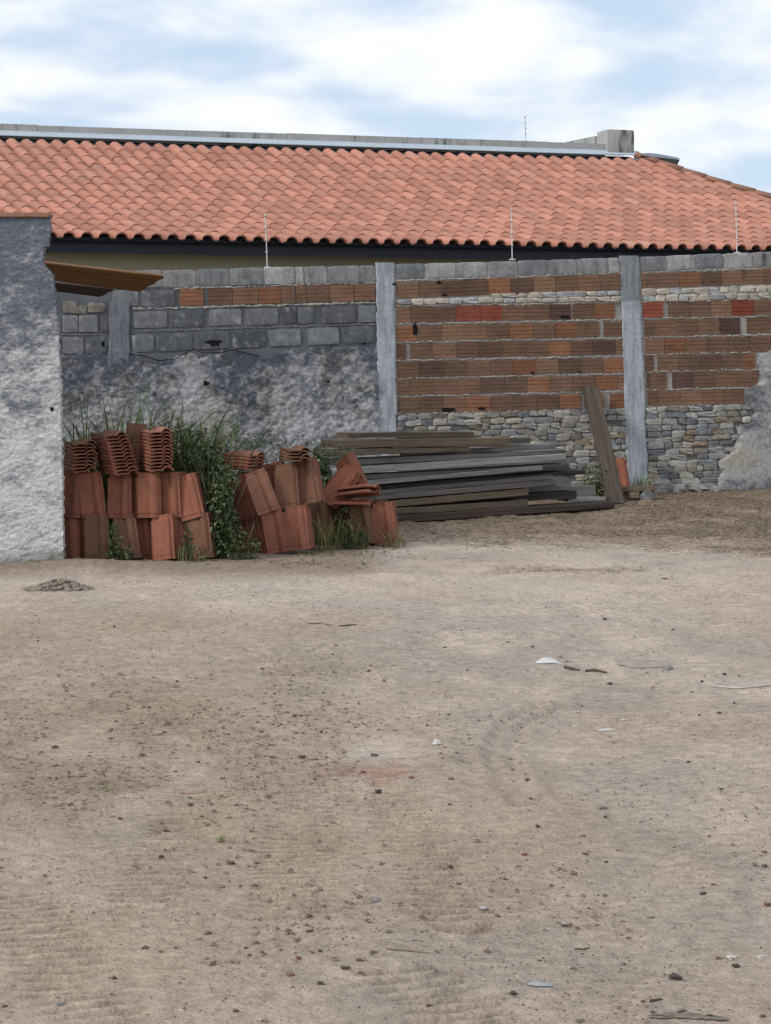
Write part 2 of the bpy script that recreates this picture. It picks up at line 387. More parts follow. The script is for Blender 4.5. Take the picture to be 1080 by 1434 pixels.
def brick_mesh(seed):
    r = random.Random(seed); fy = -.5
    prof = []                                     # (y, z) front profile, bottom to top, with three grooves
    zs = [-.5, -.27, -.25, -.235, -.01, .01, .025, .24, .26, .275, .5]
    for i, z in enumerate(zs):
        y = -.012
        if i in (2, 5, 8): y = -.004
        prof.append((y + r.uniform(-.001, .001), z + r.uniform(-.008, .008) * (0 < i < 10)))
    V = []; n = len(prof)
    for x in (-.5, .5):
        for y, z in prof: V.append((x + r.uniform(-.012, .012), y, z + r.uniform(-.012, .012) * (abs(z) > .4)))
        V.append((x, .08, .5)); V.append((x, .08, -.5))
    m_ = n + 2
    Fc = [(i, i + m_, (i + 1) % m_ + m_, (i + 1) % m_) for i in range(m_)]
    Fc.append(tuple(range(m_))); Fc.append(tuple(range(m_, 2 * m_))[::-1])
    return mesh('brick', V, Fc, MAT['brick'])
BR = [brick_mesh(i) for i in range(6)]
def block_mesh(seed):
    V, Fc = rounded_box(seed, .022, 12, 5); 
    V = [(x * 1.0, y * .12, z) for x, y, z in V]
    return mesh('concrete_block', V, Fc, MAT['block'])
BLK = [block_mesh(i + 20) for i in range(4)]
BLK2 = [m_.copy() for m_ in BLK]
for m_ in BLK2: m_.materials[0] = MAT['block_old']
STN = []
for i in range(8):
    V, Fc = rounded_box(40 + i, .13, 7.5, 3); STN.append(mesh('stone', [(x * 1.08 + .12 * z * (i % 3 - 1), y * .085, z * 1.1) for x, y, z in V], Fc, MAT['stone'], False))
def wpiece(name, meshes, x0, x1, yt0, yb0, yt1, yb1, color, y=0.0, k=None):
    """piece between photo columns x0..x1; left edge from yt0 to yb0, right edge from yt1 to yb1"""
    ul, zl = W(x0, (yt0 + yb0) / 2); ur, zr = W(x1, (yt1 + yb1) / 2)
    h = ((yb0 - yt0) + (yb1 - yt1)) / 2 / F * WY / (1 - WT * ((x0 + x1) / 2 - CX) / F)
    w = math.hypot(ur - ul, zr - zl)
    o = ob(name, random.choice(meshes), wall, ((ul + ur) / 2, y, (zl + zr) / 2), (0, -math.atan2(zr - zl, ur - ul), 0), (w, 1, h), color)
    return o
def jc(c, a=.12):
    s_ = 1 + random.uniform(-a, a); return tuple(max(.01, v * s_ * (1 + random.uniform(-.02, .02))) for v in c)
def course(xs, cols, xa, ta, ba, xb, tb, bb, gap=.9, meshes=BR, name='brick'):
    i = 0
    for seg in xs:
        for a, b in zip(seg[:-1], seg[1:]):
            c = cols[i] if i < len(cols) else 'b'; i += 1
            L_ = lambda x, p, q: lerp(p, q, (x - xa) / (xb - xa))
            g = gap / 2 * random.uniform(.5, 1.5)
            j = random.uniform(-.5, .5)
            wpiece(name, meshes, a + g, b - g, L_(a, ta, tb) + j, L_(a, ba, bb) + j, L_(b, ta, tb) + j, L_(b, ba, bb) + j, jc(BRICKC[c], .2), y=random.uniform(-.004, .003))
Z6 = lambda l: [530 + v / 3.6 for v in l]
Z7 = lambda l: [780 + v / 3.6 for v in l]
y6 = lambda v: 360 + v / 3.6
y7 = lambda v: 340 + v / 3.6
# middle bay
course([Z6([90, 203, 316, 436, 553, 666, 780, 892, 1005]) + Z7([215, 322])], 'tbbboktttb', 555, y6(130), y6(208), 872, y7(155), y7(235))
course([Z6([92, 160, 278, 393, 512, 625, 742, 860, 970]), Z7([78, 185, 292])], 'tbbrrbtpbo', 555, y6(253), y6(330), 872, y7(305), y7(380))
course([Z6([92, 195, 315, 430, 547, 662, 780, 890, 1003]) + Z7([215]), Z7([232, 338])], 'otttbobotbtb', 555, y6(345), y6(425), 872, y7(395), y7(470))
course([Z6([93, 140]), Z6([158, 273, 390, 503, 625, 742, 855, 968]) + Z7([180, 295, 333])], 'bbtbbtbobpb', 555, y6(435), y6(515), 872, y7(490), y7(562))
course([Z6([95, 205, 328, 445, 563, 680, 793, 908, 1022]) + Z7([120, 236]), Z7([238, 340])], 'bkbbbotkbbo', 555, y6(527), y6(608), 872, y7(580), y7(650))
course([Z6([95, 155, 275, 397, 513, 635, 750, 865, 980]) + Z7([192, 305, 347])], 'btbtkkobbot', 555, y6(618), y6(698), 872, y7(667), y7(738))
course([Z6([98, 210, 330, 440, 562, 678, 797, 912, 1020]), Z7([135, 200, 240]), Z7([266, 338])], 'kktobbbotto', 555, y6(708), y6(788), 872, y7(757), y7(830))
# right bay (continues a little past the frame)
XE = 1420
def r3(zs, zb, l, tl, bl, xr, tr, br, cols):
    course(zs, cols, 780 + l / 3.6, y7(tl), y7(bl), 780 + xr / 3.6, y7(tr), y7(br))
ext = lambda last: [last + 106 * k for k in range(1, 8)]
r3([Z7([425, 450, 510, 615, 725, 830, 935, 1043] + ext(1043))], 0, 425, 155, 228, 1080, 135, 205, 'btbokttbbt')
r3([Z7([432, 535]), Z7([558, 665, 775, 880, 990, 1096] + ext(1096))], 0, 432, 300, 378, 1080, 285, 365, 'rkbtrbbtb')
r3([Z7([440, 490, 600, 710, 818, 924]), Z7([955, 1060, 1166] + ext(1166))], 0, 440, 388, 472, 1080, 375, 455, 'btbtpttb')
r3([Z7([443, 540, 650, 757, 862, 970, 1076] + ext(1076))], 0, 445, 482, 560, 1080, 470, 548, 'totbbtt')
r3([Z7([446, 488]), Z7([505, 612, 722, 828, 935, 1000])], 0, 447, 570, 650, 1000, 558, 635, 'btkbko')
r3([Z7([453, 470, 555]), Z7([580, 690, 797, 910, 1015])], 0, 455, 655, 738, 1015, 645, 720, 'ktpbtb')
r3([Z7([457, 512, 620, 730, 835, 945])], 0, 457, 745, 822, 945, 735, 810, 'bttbb')
# left bay brick course
Z5 = lambda l: [270 + v / 3.6 for v in l]
y5 = lambda v: 360 + v / 3.6
course([[903 / 3.6, 1028 / 3.6], Z5([20, 55]), Z5([76, 200, 330, 445, 516]), Z5([521, 570, 690, 812, 920])], 'oobtottbttt', 275.6, y5(160), y5(245), 525, y5(135), y5(218))
# concrete block courses
BC = {'g': (.235, .235, .235), 'l': (.32, .32, .315), 'd': (.13, .14, .155), 'n': (.19, .195, .205), 'w': (.33, .34, .355), 'A': (.115, .122, .135), 'B': (.175, .182, .195), 'C': (.08, .086, .096)}
def blocks(xs, cols, xa, ta, ba, xb, tb, bb, gap=1.0, amp=.5):
    i = 0
    for seg in xs:
        for a, b in zip(seg[:-1], seg[1:]):
            c = cols[i % len(cols)]; i += 1
            L_ = lambda x, p, q: lerp(p, q, (x - xa) / (xb - xa))
            j = random.uniform(-amp, amp); g = gap / 2
            wpiece('concrete_block', BLK2 if c in 'ABCw' else BLK, a + g, b - g, L_(a, ta, tb) + j, L_(a, ba, bb) + j, L_(b, ta, tb) + j, L_(b, ba, bb) + j, jc(BC[c], .08), y=.044 + random.uniform(-.004, .004))
blocks([[-40, 7, 54, 101, 148, 182, 228] + Z5([20, 188, 357, 517, 560, 680, 845, 918])], 'gggggggngllggg', 275.6, y5(62), y5(150), 525, y5(40), y5(128))
blocks([Z6([82, 236, 393, 550, 704, 856, 1004]) + [852.5 - 1, 868]], 'nllgnggl', 555, y6(36), y6(112), 868, y7(76), y7(152))
blocks([Z7([410, 553, 698, 842, 988, 1131] + [1131 + 142 * k for k in range(1, 7)])], 'nlnlgl', 780 + 410 / 3.6, y7(70), y7(143), 1080, y7(45), y7(122))
y4 = y5; Z4 = lambda l: [v / 3.6 for v in l]
blocks([Z4([565, 700]), Z4([710, 890])], 'BA', 565 / 3.6, y4(166), y4(250), 890 / 3.6, y4(166), y4(250))
blocks([Z4([667, 847]), Z4([856, 1033]), Z5([78, 250]), Z5([262, 434]), Z5([450, 526, 616]), Z5([650, 826]), Z5([830, 926])], 'BABBCAABC', 667 / 3.6, y4(275), y4(360), 525, y5(240), y5(328))
blocks([Z4([660, 780]), Z4([785, 975]), Z5([12, 190]), Z5([196, 370]), Z5([382, 550]), Z5([575, 742]), Z5([755, 917])], 'BAACBBA', 660 / 3.6, y4(392), y4(482), 525, y5(345), y5(432))
blocks([Z4([120, 215]), Z4([218, 310]), Z4([312, 395, 495]), Z4([505, 550])], 'ABBBA', 0, y4(292), y4(382), 150, y4(288), y4(380))
blocks([Z4([130, 308]), Z4([312, 425]), Z4([430, 540])], 'ABA', 0, y4(403), y4(490), 150, y4(398), y4(488))
# squeezed-out mortar beads in the bed joints
def bead(x0, y0, x1, y1, hpx, seed, prot=.012, mt='mortar'):
    n = max(8, int((x1 - x0) / 1.6)); k = 4
    tt = np.linspace(0, 1, n)[None, :].repeat(k, 0); rr = np.linspace(-1, 1, k)[:, None].repeat(n, 1)
    px = x0 + (x1 - x0) * tt; cy = y0 + (y1 - y0) * tt
    wob = (fbm(px * .13, px * 0 + seed, 3, seed) - .5) * 2.6
    hh = hpx * (.45 + 1.1 * fbm(px * .22, px * 0 + 9, 3, seed + 1))
    py = cy + wob + rr * hh * .5
    y = .004 - (1 - rr ** 2) * (prot + .018) * ss(.15, .75, fbm(px * .35, rr * .6 + 4, 3, seed + 2)) 
    ob('mortar_joint', grid_mesh('mortar_joint', px, py, y, MAT[mt]), wall)
def L2(x, xa, a, xb, b): return lerp(a, b, (x - xa) / (xb - xa))
mids_l = [y6(v) for v in (120, 247, 338, 430, 521, 613, 703)]; mids_r = [y7(v) for v in (152, 301, 387, 480, 572, 659, 748)]
for i, (a, b) in enumerate(zip(mids_l, mids_r)): bead(554, a, 874, b, 3.2, 200 + i)
bead(554, y6(791), 876, y7(836), 3.0, 209)
ml = [y7(v) for v in (149, 299, 383, 477, 565, 652, 741)]; mr_ = [y7(v) for v in (128, 284, 370, 462, 548, 636, 729)]
for i, (a, b) in enumerate(zip(ml, mr_)):
    xe = 1380 if i < 4 else 1060; bead(898, a, xe, L2(xe, 898, a, 1080, b), 3.2, 220 + i)
bead(905, y7(826), 1040, y7(815), 3, 228)
bead(245, y5(158), 526, y5(130), 3, 230); bead(186, y5(262), 526, y5(229), 4, 231); bead(186, y5(375), 526, y5(338), 2.5, 232, .004, 'mortar_old'); bead(85, y5(394), 152, y5(392), 3, 233, .004, 'mortar_old')
# rubble stones
SC = [(.23, .225, .215), (.29, .27, .24), (.18, .19, .205), (.135, .14, .15), (.31, .285, .24), (.20, .175, .145), (.25, .25, .25), (.17, .165, .16), (.30, .29, .27), (.34, .325, .295), (.21, .2, .19), (.27, .26, .245), (.24, .19, .135)]
def stone_rows(x0, x1, ytop, ybot, pitch, wmin, wmax, pal, skip=None, wob=1.2):
    y = 0; row = 0
    n = max(1, round((ybot(x0) - ytop(x0)) / pitch))
    for k in range(n):
        x = x0 + random.uniform(-3, 1)
        while x < x1 - 3:
            w = random.uniform(wmin, wmax); xb = min(x + w, x1 + 1)
            if xb - x < 5: break
            f0 = lambda xx: ytop(xx) + (ybot(xx) - ytop(xx)) * k / n; f1 = lambda xx: ytop(xx) + (ybot(xx) - ytop(xx)) * (k + 1) / n
            j0, j1 = random.uniform(-wob, wob), random.uniform(-wob, wob); sh = random.uniform(-.4, 1.6)
            if not (skip and skip((x + xb) / 2, (f0(x) + f1(x)) / 2)):
                if random.random() > .04:
                    wpiece('stone', STN, x + .6, xb - .6, f0(x) + j0 + sh * .5, f1(x) + j0 - sh, f0(xb) + j1 + sh * .5, f1(xb) + j1 - sh, jc(tuple(1.15 * q_ for q_ in random.choice(pal)), .18), y=random.uniform(.008, .024))
            x = xb
PALE = [(.46, .41, .34), (.42, .37, .31), (.38, .35, .31), (.30, .30, .30)]
stone_rows(556, 690, lambda x: L2(x, 556, y6(213), 690, 416), lambda x: L2(x, 556, y6(243), 690, 424), 8.5, 15, 24, PALE, wob=.5)
stone_rows(690, 869, lambda x: L2(x, 690, 411, 869, 406.5), lambda x: L2(x, 690, 424.5, 869, 422.5), 7.6, 13, 23, PALE, wob=.5)
stone_rows(900, 1210, lambda x: L2(x, 900, y7(233), 1080, y7(213)), lambda x: L2(x, 900, y7(297), 1080, y7(282)), 8.6, 13, 22, PALE, wob=.6)
def plankhide(x, y): return (x < 662 and y > 611) or (x < 742 and y > 619) or (x < 785 and y > 640) or (x < 800 and y > 668)
stone_rows(557, 879, lambda x: L2(x, 557, 581, 879, 572), lambda x: L2(x, 557, 702, 879, 696), 8.2, 10, 25, SC, plankhide)
def plaster_edge3(y):       # left edge of the white plaster patch of the right bay
    ys_ = [y7(v) for v in (540, 555, 650, 700, 740, 820, 850, 905, 920, 970, 1050, 1100, 1150, 1250)]
    xs_ = [780 + v / 3.6 for v in (1082, 1000, 1015, 1020, 950, 950, 985, 960, 900, 905, 880, 800, 820, 780)]
    return np.interp(y, ys_, xs_)
stone_rows(906, 1050, lambda x: L2(x, 906, y7(828), 1050, 566), lambda x: L2(x, 906, 697, 1050, 690), 8.2, 10, 27, SC, lambda x, y: x > plaster_edge3(y) + 3)
for (x0, x1, yt, yb) in ((88, 109, 422, 438), (108, 122, 428, 439), (124, 146, 424, 437)):
    wpiece('stone', STN, x0, x1, yt, yb, yt + 1, yb, jc((.2, .185, .16)), y=.012)
# concrete pillars
def pillar(xl0, xr0, yt, xl1, xr1, yb, color, seed, dark_top=None):
    n, k = 90, 17
    tt = np.linspace(0, 1, n)[:, None].repeat(k, 1); e = np.linspace(-1, 1, k)[None, :].repeat(n, 0)
    py = yt + (yb - yt) * tt
    xl = xl0 + (xl1 - xl0) * tt + (fbm(py * .12, py * 0 + 1, 4, seed) - .5) * 3.6; xr = xr0 + (xr1 - xr0) * tt + (fbm(py * .12, py * 0 + 5, 4, seed + 3) - .5) * 3.6
    px = (xl + xr) / 2 + (xr - xl) / 2 * np.clip(e * 1.15, -1, 1)
    edge = np.abs(e) > .9
    y = np.where(edge, .012, -.026 - .008 * (fbm(px * .25, py * .07, 3, seed + 6) - .5) - .005 * (fbm(px * .5, py * .5, 2, seed + 7) - .5))
    stx = ss(.45, .7, fbm(px * .3, py * .035, 4, seed + 8))[..., None]
    C = np.array(color) * (1 - .28 * stx) * (.9 + .2 * fbm(px * .09, py * .09, 3, seed + 9)[..., None])
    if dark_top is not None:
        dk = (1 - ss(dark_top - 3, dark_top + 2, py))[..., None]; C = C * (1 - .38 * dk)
    ob('pillar', grid_mesh('pillar', px, py, y, MAT['plaster'], C), wall)
pillar(153.5, 181, 423, 149, 182, 640, (.19, .205, .23), 300)
pillar(526.5, 551.5, 367.5, 530.5, 557, 705, (.42, .445, .48), 310)
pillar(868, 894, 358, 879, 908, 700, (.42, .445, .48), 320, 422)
# rough plaster of the left bay, the patch on the right
def stain_cols(u, z, seed, dark, lightc, bias):
    a = fbm(u * 1.7, z * 1.7, 5, seed, .6); b = fbm(u * 10, z * 13, 4, seed + 9, .6); c = fbm(u * 34, z * 46, 3, seed + 19)
    m = ss(.33, .67, a * .42 + b * .36 + c * .22 + bias)
    return np.array(dark) + (np.array(lightc) - np.array(dark)) * m[..., None], m
px, py = np.meshgrid(np.arange(60, 531, 1.35), np.arange(486, 720, 1.35))
u, z = Wn(px, py)
topl = np.where(px < 150, 494, np.interp(px, [180, 190, 220, 270, 300, 360, 420, 530], [496, 492, 505, 494, 492, 499, 489, 482])) + (fbm(px * .08, px * 0, 4, 401, .65) - .5) * 20
sdist = py - topl
lump = 1 - worley(u * 11, z * 11, 402); lump2 = 1 - worley(u * 26 + 3, z * 26, 403)
am = ss(505, 560, py)
yo = -.012 - (.022 * lump + .014 * lump2 + .03 * fbm(u * 3, z * 3, 3, 404)) * (.35 + .65 * am) * ss(0, 5, sdist)
bias = .085 * ss(545, 600, py) + .06 * blob(px, py, 250, 545, 60, 40) + .05 * blob(px, py, 460, 580, 80, 40) - .05 * blob(px, py, 300, 510, 120, 18) - .04 * blob(px, py, 440, 495, 110, 12)
Cp, m = stain_cols(u, z, 405, (.085, .094, .115), (.43, .435, .45), bias - .06 + .03 * ss(560, 620, py))
Cp = Cp * (1 - .22 * ss(.5, .7, fbm(u * 4, z * 4, 3, 407))[..., None] * np.array([.3, .45, .8]))
ob('plaster', grid_mesh('plaster', px, py, yo, MAT['plaster'], Cp, sdist > 0), wall)
px, py = np.meshgrid(np.arange(985, 1402, 1.5), np.arange(488, 722, 1.5))
u, z = Wn(px, py)
sdist = px - plaster_edge3(py) - (fbm(px * .2, py * .2, 3, 411) - .5) * 9; topd = py - np.interp(px, [1000, 1060, 1080, 1400], [495, 493, 489, 478]) - (fbm(px * .2, px * 0, 3, 412) - .5) * 4
sdist = np.minimum(sdist, topd)
yo = -.006 - .022 * ss(0, 9, sdist) - .008 * fbm(u * 12, z * 12, 3, 413) - .008 * fbm(u * 40, z * 40, 2, 414)
Cp, m = stain_cols(u, z, 415, (.12, .125, .14), (.42, .42, .415), .03 + .05 * blob(px, py, 1040, 620, 40, 40) - .1 * ss(655, 690, py) - .08 * (1 - ss(490, 560, py)))
Cp = Cp + (np.array([.40, .35, .27]) - Cp) * (blob(px, py, 1030, 640, 45, 20) * .6)[..., None]
ob('plaster', grid_mesh('plaster', px, py, yo, MAT['plaster'], Cp, sdist > 0), wall)
# flat black patches painting the shade inside holes and the left bay's crack
def hole(cx, cy, rx, ry, seed, y=-.045):
    r = random.Random(seed); V = [(0, y, 0)]; n = 14
    u0, z0 = W(cx, cy); s_ = WY / F
    for i in range(n):
        a = 2 * math.pi * i / n; q = 1 + r.uniform(-.3, .3); V.append((math.cos(a) * rx * q * s_, y, math.sin(a) * ry * q * s_))
    ob('hole', mesh('hole', V, [(0, 1 + i, 1 + (i + 1) % n) for i in range(n)], MAT['void']), wall, (u0, 0, z0))
hole(299.5, 480, 11, 4.2, 1, -.0225); hole(288, 537, 4, 4, 2, -.075); hole(458, 534, 4, 1.8, 3, -.075); hole(145, 482, 2.5, 5, 4, -.024)
hole(614, 395.5, 3, 2, 5, -.02); hole(622, 413, 4, 1.8, 6, -.02); hole(790, 444, 9, 2.2, 7, -.02); hole(674, 572, 6, 2, 8, -.02); hole(581, 461, 3.5, 10, 9, -.0165)
hole(628, 574, 11, 3, 10, -.0165); hole(551, 398, 2.4, 2, 11, -.036); hole(745, 522, 4, 1.4, 12, -.018); hole(811, 521, 2.5, 1.4, 13, -.018); hole(510, 481, 2, 2, 14, -.024)
cr_pts = [(182, 496), (205, 499), (221, 505), (243, 503), (270, 489), (283, 494), (308, 494), (323, 490), (342, 494), (362, 499)]
cv = []; cf = []
for i, (x, yv) in enumerate(cr_pts):
    u, z = W(x, yv); hh = (.25 + .6 * random.random()) * WY / F
    cv += [(u, -.05, z + hh), (u, -.05, z - hh)]
    if i: cf.append((2 * i - 2, 2 * i - 1, 2 * i + 1, 2 * i))
ob('crack', mesh('crack', cv, cf, MAT['void']), wall)
# fence rods standing on the wall top
def fence_rod(px, yt, yb, lean, d, label, npos=4):
    b = P(px, yb, d); h = (yb - yt) / F * d
    r = ob('fence_rod', None, loc=b); tag(r, label, 'rod', 'electric fence rods')
    lx = lean / F * d
    ob('rod', mesh('rod', *tube([(0, 0, -.03), (-lx * .5, 0, h * .5), (-lx, 0, h)], 0.0065, 8), MAT['rod']), r)
    ob('foot_plate', mesh('foot_plate', *boxvf(-.04, .04, -.03, .03, -.004, .008), MAT['rod']), r)
    iv, if_ = rounded_box(3, .0, 2.6, 3); im = mesh('insulator', [(x * .028, y * .035, z * .035) for x, y, z in iv], if_, MAT['insul'], True)
    for k in range(npos):
        q = .28 + .68 * k / (npos - 1); ob('insulator', im, r, (-lx * q, -.018, h * q))
def wd(px): return WY / (1 - WT * (px - CX) / F)
fence_rod(374.5, 299, 374.5, 3, wd(374) + .06, 'thin white electric fence rod over the grey block bay')
fence_rod(717.5, 290, 363.5, 1, wd(717) + .06, 'thin white electric fence rod above the brick bay between two pillars')
fence_rod(1032.5, 282, 354, 2, wd(1032) + .06, 'thin white electric fence rod on the bay with the white plaster patch')

# ------------------------------------------------------------------ near plastered wall on the left
ND = gd(788); NSC = ND / F
near_w = ob('plastered_wall', None, loc=((40 - CX) * NSC, ND, 0))
tag(near_w, 'tall rough plastered wall end, white below and black-stained above', 'wall')
py = np.linspace(303, 812, 430); E = np.concatenate([np.linspace(-330, -20, 60), np.linspace(-16, 100, 150)]); E = np.concatenate([E, np.full(9, 100.)])
px, py = np.meshgrid(E, py)
edge = np.interp(py, [300, 331, 333, 345, 347, 366, 372, 384, 400, 440, 480, 560, 640, 740, 812], [70, 70, 68, 68, 62, 60, 64, 74, 76, 80, 83, 85, 87, 89, 90]) + (fbm(py * .15, py * 0 + 2, 3, 501) - .5) * 2.5
frac = (px - E[0]) / (E[-1] - E[0])
pxx = E[0] + (edge - E[0]) * frac
x = (pxx - 40) * NSC; z = CAMH + (H - py) * NSC
rc = fbm(x * 22, z * 38, 3, 502); rc2 = fbm(x * 60, z * 80, 2, 503)
yo = -.010 * fbm(x * 3, z * 3, 3, 504) - .013 * rc - .007 * rc2
ret = np.zeros(E.shape); ret[-9:] = np.linspace(.015, .125, 9); yo = yo + ret[None, :]; x = x - np.where(ret[None, :] > 0, .018 * (rc - .5) + .006, 0)
hgt = (812 - py) / 509.
bias = .045 - .24 * ss(.45, .9, hgt) + .08 * (1 - ss(.02, .4, hgt)) - .10 * blob(pxx, py, 20, 385, 60, 16) - .07 * blob(pxx, py, 40, 430, 40, 25) + .09 * blob(pxx, py, 45, 345, 25, 25) - .05 * blob(pxx, py, 30, 580, 50, 22)
x = x + ret[None, :]; a = fbm(x * 1.6, z * 2.2, 5, 505, .6); b = fbm(x * 9, z * 16, 4, 506, .6); c = fbm(x * 34, z * 70, 3, 507); x = x - ret[None, :]
m = ss(.30, .68, a * .46 + b * .32 + c * .22 + bias)
Cw = np.array([.13, .145, .175]) + (np.array([.58, .58, .575]) - np.array([.13, .145, .175])) * m[..., None]
moss = (ss(758, 800, py + 34 * (fbm(x * 5, z * 5, 3, 508) - .5)) * .75)[..., None]
Cw = Cw + (np.array([.10, .105, .07]) - Cw) * moss
V = np.stack([x, yo, z], -1).reshape(-1, 3); r_, c_ = px.shape; idx = np.arange(r_ * c_).reshape(r_, c_)
fq = np.stack([idx[:-1, :-1], idx[1:, :-1], idx[1:, 1:], idx[:-1, 1:]], -1).reshape(-1, 4)
ob('plaster_face', mesh('plaster_face', V, fq, MAT['plaster'], True, Cw.reshape(-1, 3)), near_w)
# solid body behind the face
eb = edge[:, 0][::6]; zb = z[:, 0][::6]; n = len(eb); V = []; fcs = []
for i in range(n):
    xr_ = (eb[i] - 40.0) * NSC - .02; xl_ = (E[0] - 40) * NSC
    V += [(xl_, .02, zb[i]), (xr_, .02, zb[i]), (xr_, .125, zb[i]), (xl_, .125, zb[i])]
    if i:
        for k in range(4): fcs.append((4 * i - 4 + k, 4 * i - 4 + (k + 1) % 4, 4 * i + (k + 1) % 4, 4 * i + k))
fcs += [(3, 2, 1, 0), tuple(range(4 * n - 4, 4 * n))]
ob('wall_body', mesh('wall_body', V, fcs, MAT['plaster'], attr=np.tile([.3, .3, .31], (len(V), 1))), near_w)
v, f = rounded_box(77, .01, 16, 6); zt = CAMH + (H - 303) * NSC
capm = mesh('coping_slab', [(x_ * 104 * NSC, y_ * .2, z_ * .04) for x_, y_, z_ in v], f, MAT['ridge'])
ob('coping_slab', capm, near_w, ((19 - 40) * NSC, .055, zt + .012)); ob('coping_slab', capm, near_w, ((-86 - 40) * NSC, .055, zt + .014)); ob('coping_slab', capm, near_w, ((-192 - 40) * NSC, .055, zt + .012)); 
hv = [(0, -.055, 0)]
for i in range(8):
    aa = 2 * math.pi * i / 8; hv.append((math.cos(aa) * 2.6 * NSC, -.043, math.sin(aa) * 3.6 * NSC))
hv[0] = (0, -.043, 0)
ob('hole', mesh('hole', hv, [(0, 1 + i, 1 + (i + 1) % 8) for i in range(8)], MAT['void']), near_w, ((74 - 40) * NSC, 0, CAMH + (H - 573) * NSC))  # flat black disc, the hole's inner shade as colour

# ------------------------------------------------------------------ lean-to sheets behind the near wall
def corrugated(name, quad, color, label, waves, cat='roof sheet'):
    """quad: world points near-left, near-right, far-right, far-left; ridges run left to right"""
    A, B, Cc, D_ = [np.array(q) for q in quad]; nu, nv = 24, waves * 6
    V = []
    for layer in (0, -.006):
        for j in range(nv + 1):
            tv = j / nv
            l = A + (D_ - A) * tv; r = B + (Cc - B) * tv
            for i in range(nu + 1):
                p = l + (r - l) * (i / nu); sag = -.006 * math.sin(math.pi * i / nu)
                V.append((p[0] + .012 * math.sin(j * 5.1) * (i == nu), p[1], p[2] + .017 * math.sin(2 * math.pi * waves * tv) + sag + layer))
    Fc = []; S = (nu + 1) * (nv + 1)
    for j in range(nv):
        for i in range(nu):
            a = j * (nu + 1) + i; Fc.append((a, a + 1, a + nu + 2, a + nu + 1)); Fc.append((S + a, S + a + nu + 1, S + a + nu + 2, S + a + 1))
    for j in range(nv):
        for i in (0, nu):
            a = j * (nu + 1) + i; Fc.append((a, a + nu + 1, S + a + nu + 1, S + a))
    for i in range(nu):
        for j in (0, nv):
            a = j * (nu + 1) + i; Fc.append((a, a + 1, S + a + 1, S + a))
    o = ob(name, mesh(name, V, Fc, MAT['rust'], True), color=color); tag(o, label, cat, 'lean-to roof sheets'); return o
def ext_left(q, m_):    # continue the sheet to the left behind the near wall
    A, B, Cc, D_ = q; e = (Vector(A) - Vector(B)).normalized() * m_; e2 = (Vector(D_) - Vector(Cc)).normalized() * m_
    return (tuple(Vector(A) + e), B, Cc, tuple(Vector(D_) + e2))
d1, d2 = 21.2 * KD, 25.0 * KD
corrugated('corrugated_sheet', ext_left((tuple(P(66, 367, d1)), tuple(P(229, 386, d1)), tuple(P(196, 406, d2)), tuple(P(78, 390, d2))), .7), (.20, .105, .042), 'rusty orange corrugated sheet jutting from behind the plastered wall', 21)
d3, d4 = 25.25 * KD, 27.6 * KD
corrugated('corrugated_sheet', ext_left((tuple(P(78, 395, d3)), tuple(P(158, 404, d3)), tuple(P(140, 413.5, d4)), tuple(P(80, 405, d4))), .9), (.05, .035, .03), 'dark corrugated sheet beyond the rusty orange sheet', 13)
for k, (dd_, pz) in enumerate(((d1 + .5, 2.5), (d2 - .4, 2.5), (d4 - .3, 2.5))):
    xx = (-40 - CX) / F * dd_ * 1.0
    xx = min(xx, (20 - CX) / F * ND - .15)
    v, f = tube([(0, 0, -.1), (0, 0, 1.2), (.01, 0, pz + .06)], .05, 8)
    o = ob('support_post', mesh('support_post', v, f, MAT['timber_post']), loc=(xx, dd_, 0)); tag(o, 'round timber post holding up the corrugated sheets', 'post', 'lean-to posts')

# ------------------------------------------------------------------ house
HY, PSI = 28.0, R(16); HC, HS = math.cos(PSI), math.sin(PSI); STEP = .347; NROW = 15.5; EZ = CAMH + 180 / F * HY
def roof_z(v):
    k = np.asarray(v, float) / STEP
    return CAMH + (180 + 6.5 * k + .126 * k * k) * (HY + STEP / HC * k) / F
VTOP = STEP * NROW
def hw(u, v, z): return Vector((u * HC - v * HS, HY + u * HS + v * HC, z))
def hpix(u, v, z): p = hw(u, v, z); return CX + p.x / p.y * F, H - (p.z - CAMH) / p.y * F
def roof_at(px, py):      # point of the roof surface seen at a photo position, in house coordinates
    best = None
    for v in np.linspace(0, VTOP, 400):
        a = (px - CX) / F           # X = aY ; v = -X s + (Y-HY) c
        Y = (v + HY * HC) / (HC - a * HS); X = a * Y; u = X * HC + (Y - HY) * HS
        yy = H - (float(roof_z(v)) - CAMH) / Y * F
        if best is None or abs(yy - py) < best[0]: best = (abs(yy - py), u, v)
    return best[1], best[2]
def u_at(px, v): a = (px - CX) / F; Y = (v + HY * HC) / (HC - a * HS); return a * Y * HC + (Y - HY) * HS
house = ob('house', None, loc=(0, HY, 0), rot=(0, 0, PSI))
tag(house, 'low house with pink clay tiled roof and grey parapet behind the wall', 'house')
u1, v1 = roof_at(1080, 276); u0 = u_at(893, VTOP)
du = (u1 - u0) / (VTOP - v1)                 # the hip runs down to the right
def hip_u(v): return u0 + du * (VTOP - v)
UL = -8.5
V = []; Fc = []; vs = np.linspace(-.02, VTOP + .15, 24)
for v in vs: V += [(UL, v, float(roof_z(max(v, 0))) - .085), (hip_u(v), v, float(roof_z(max(v, 0))) - .085)]
for i in range(len(vs) - 1): Fc.append((2 * i, 2 * i + 1, 2 * i + 3, 2 * i + 2))
nb = len(V)                                   # side slope beyond the hip and back slope
for v in vs: V += [(hip_u(v) + .02, v, float(roof_z(max(v, 0))) - .086), (hip_u(v) + .02, v, EZ - .3)]
n24 = len(vs)
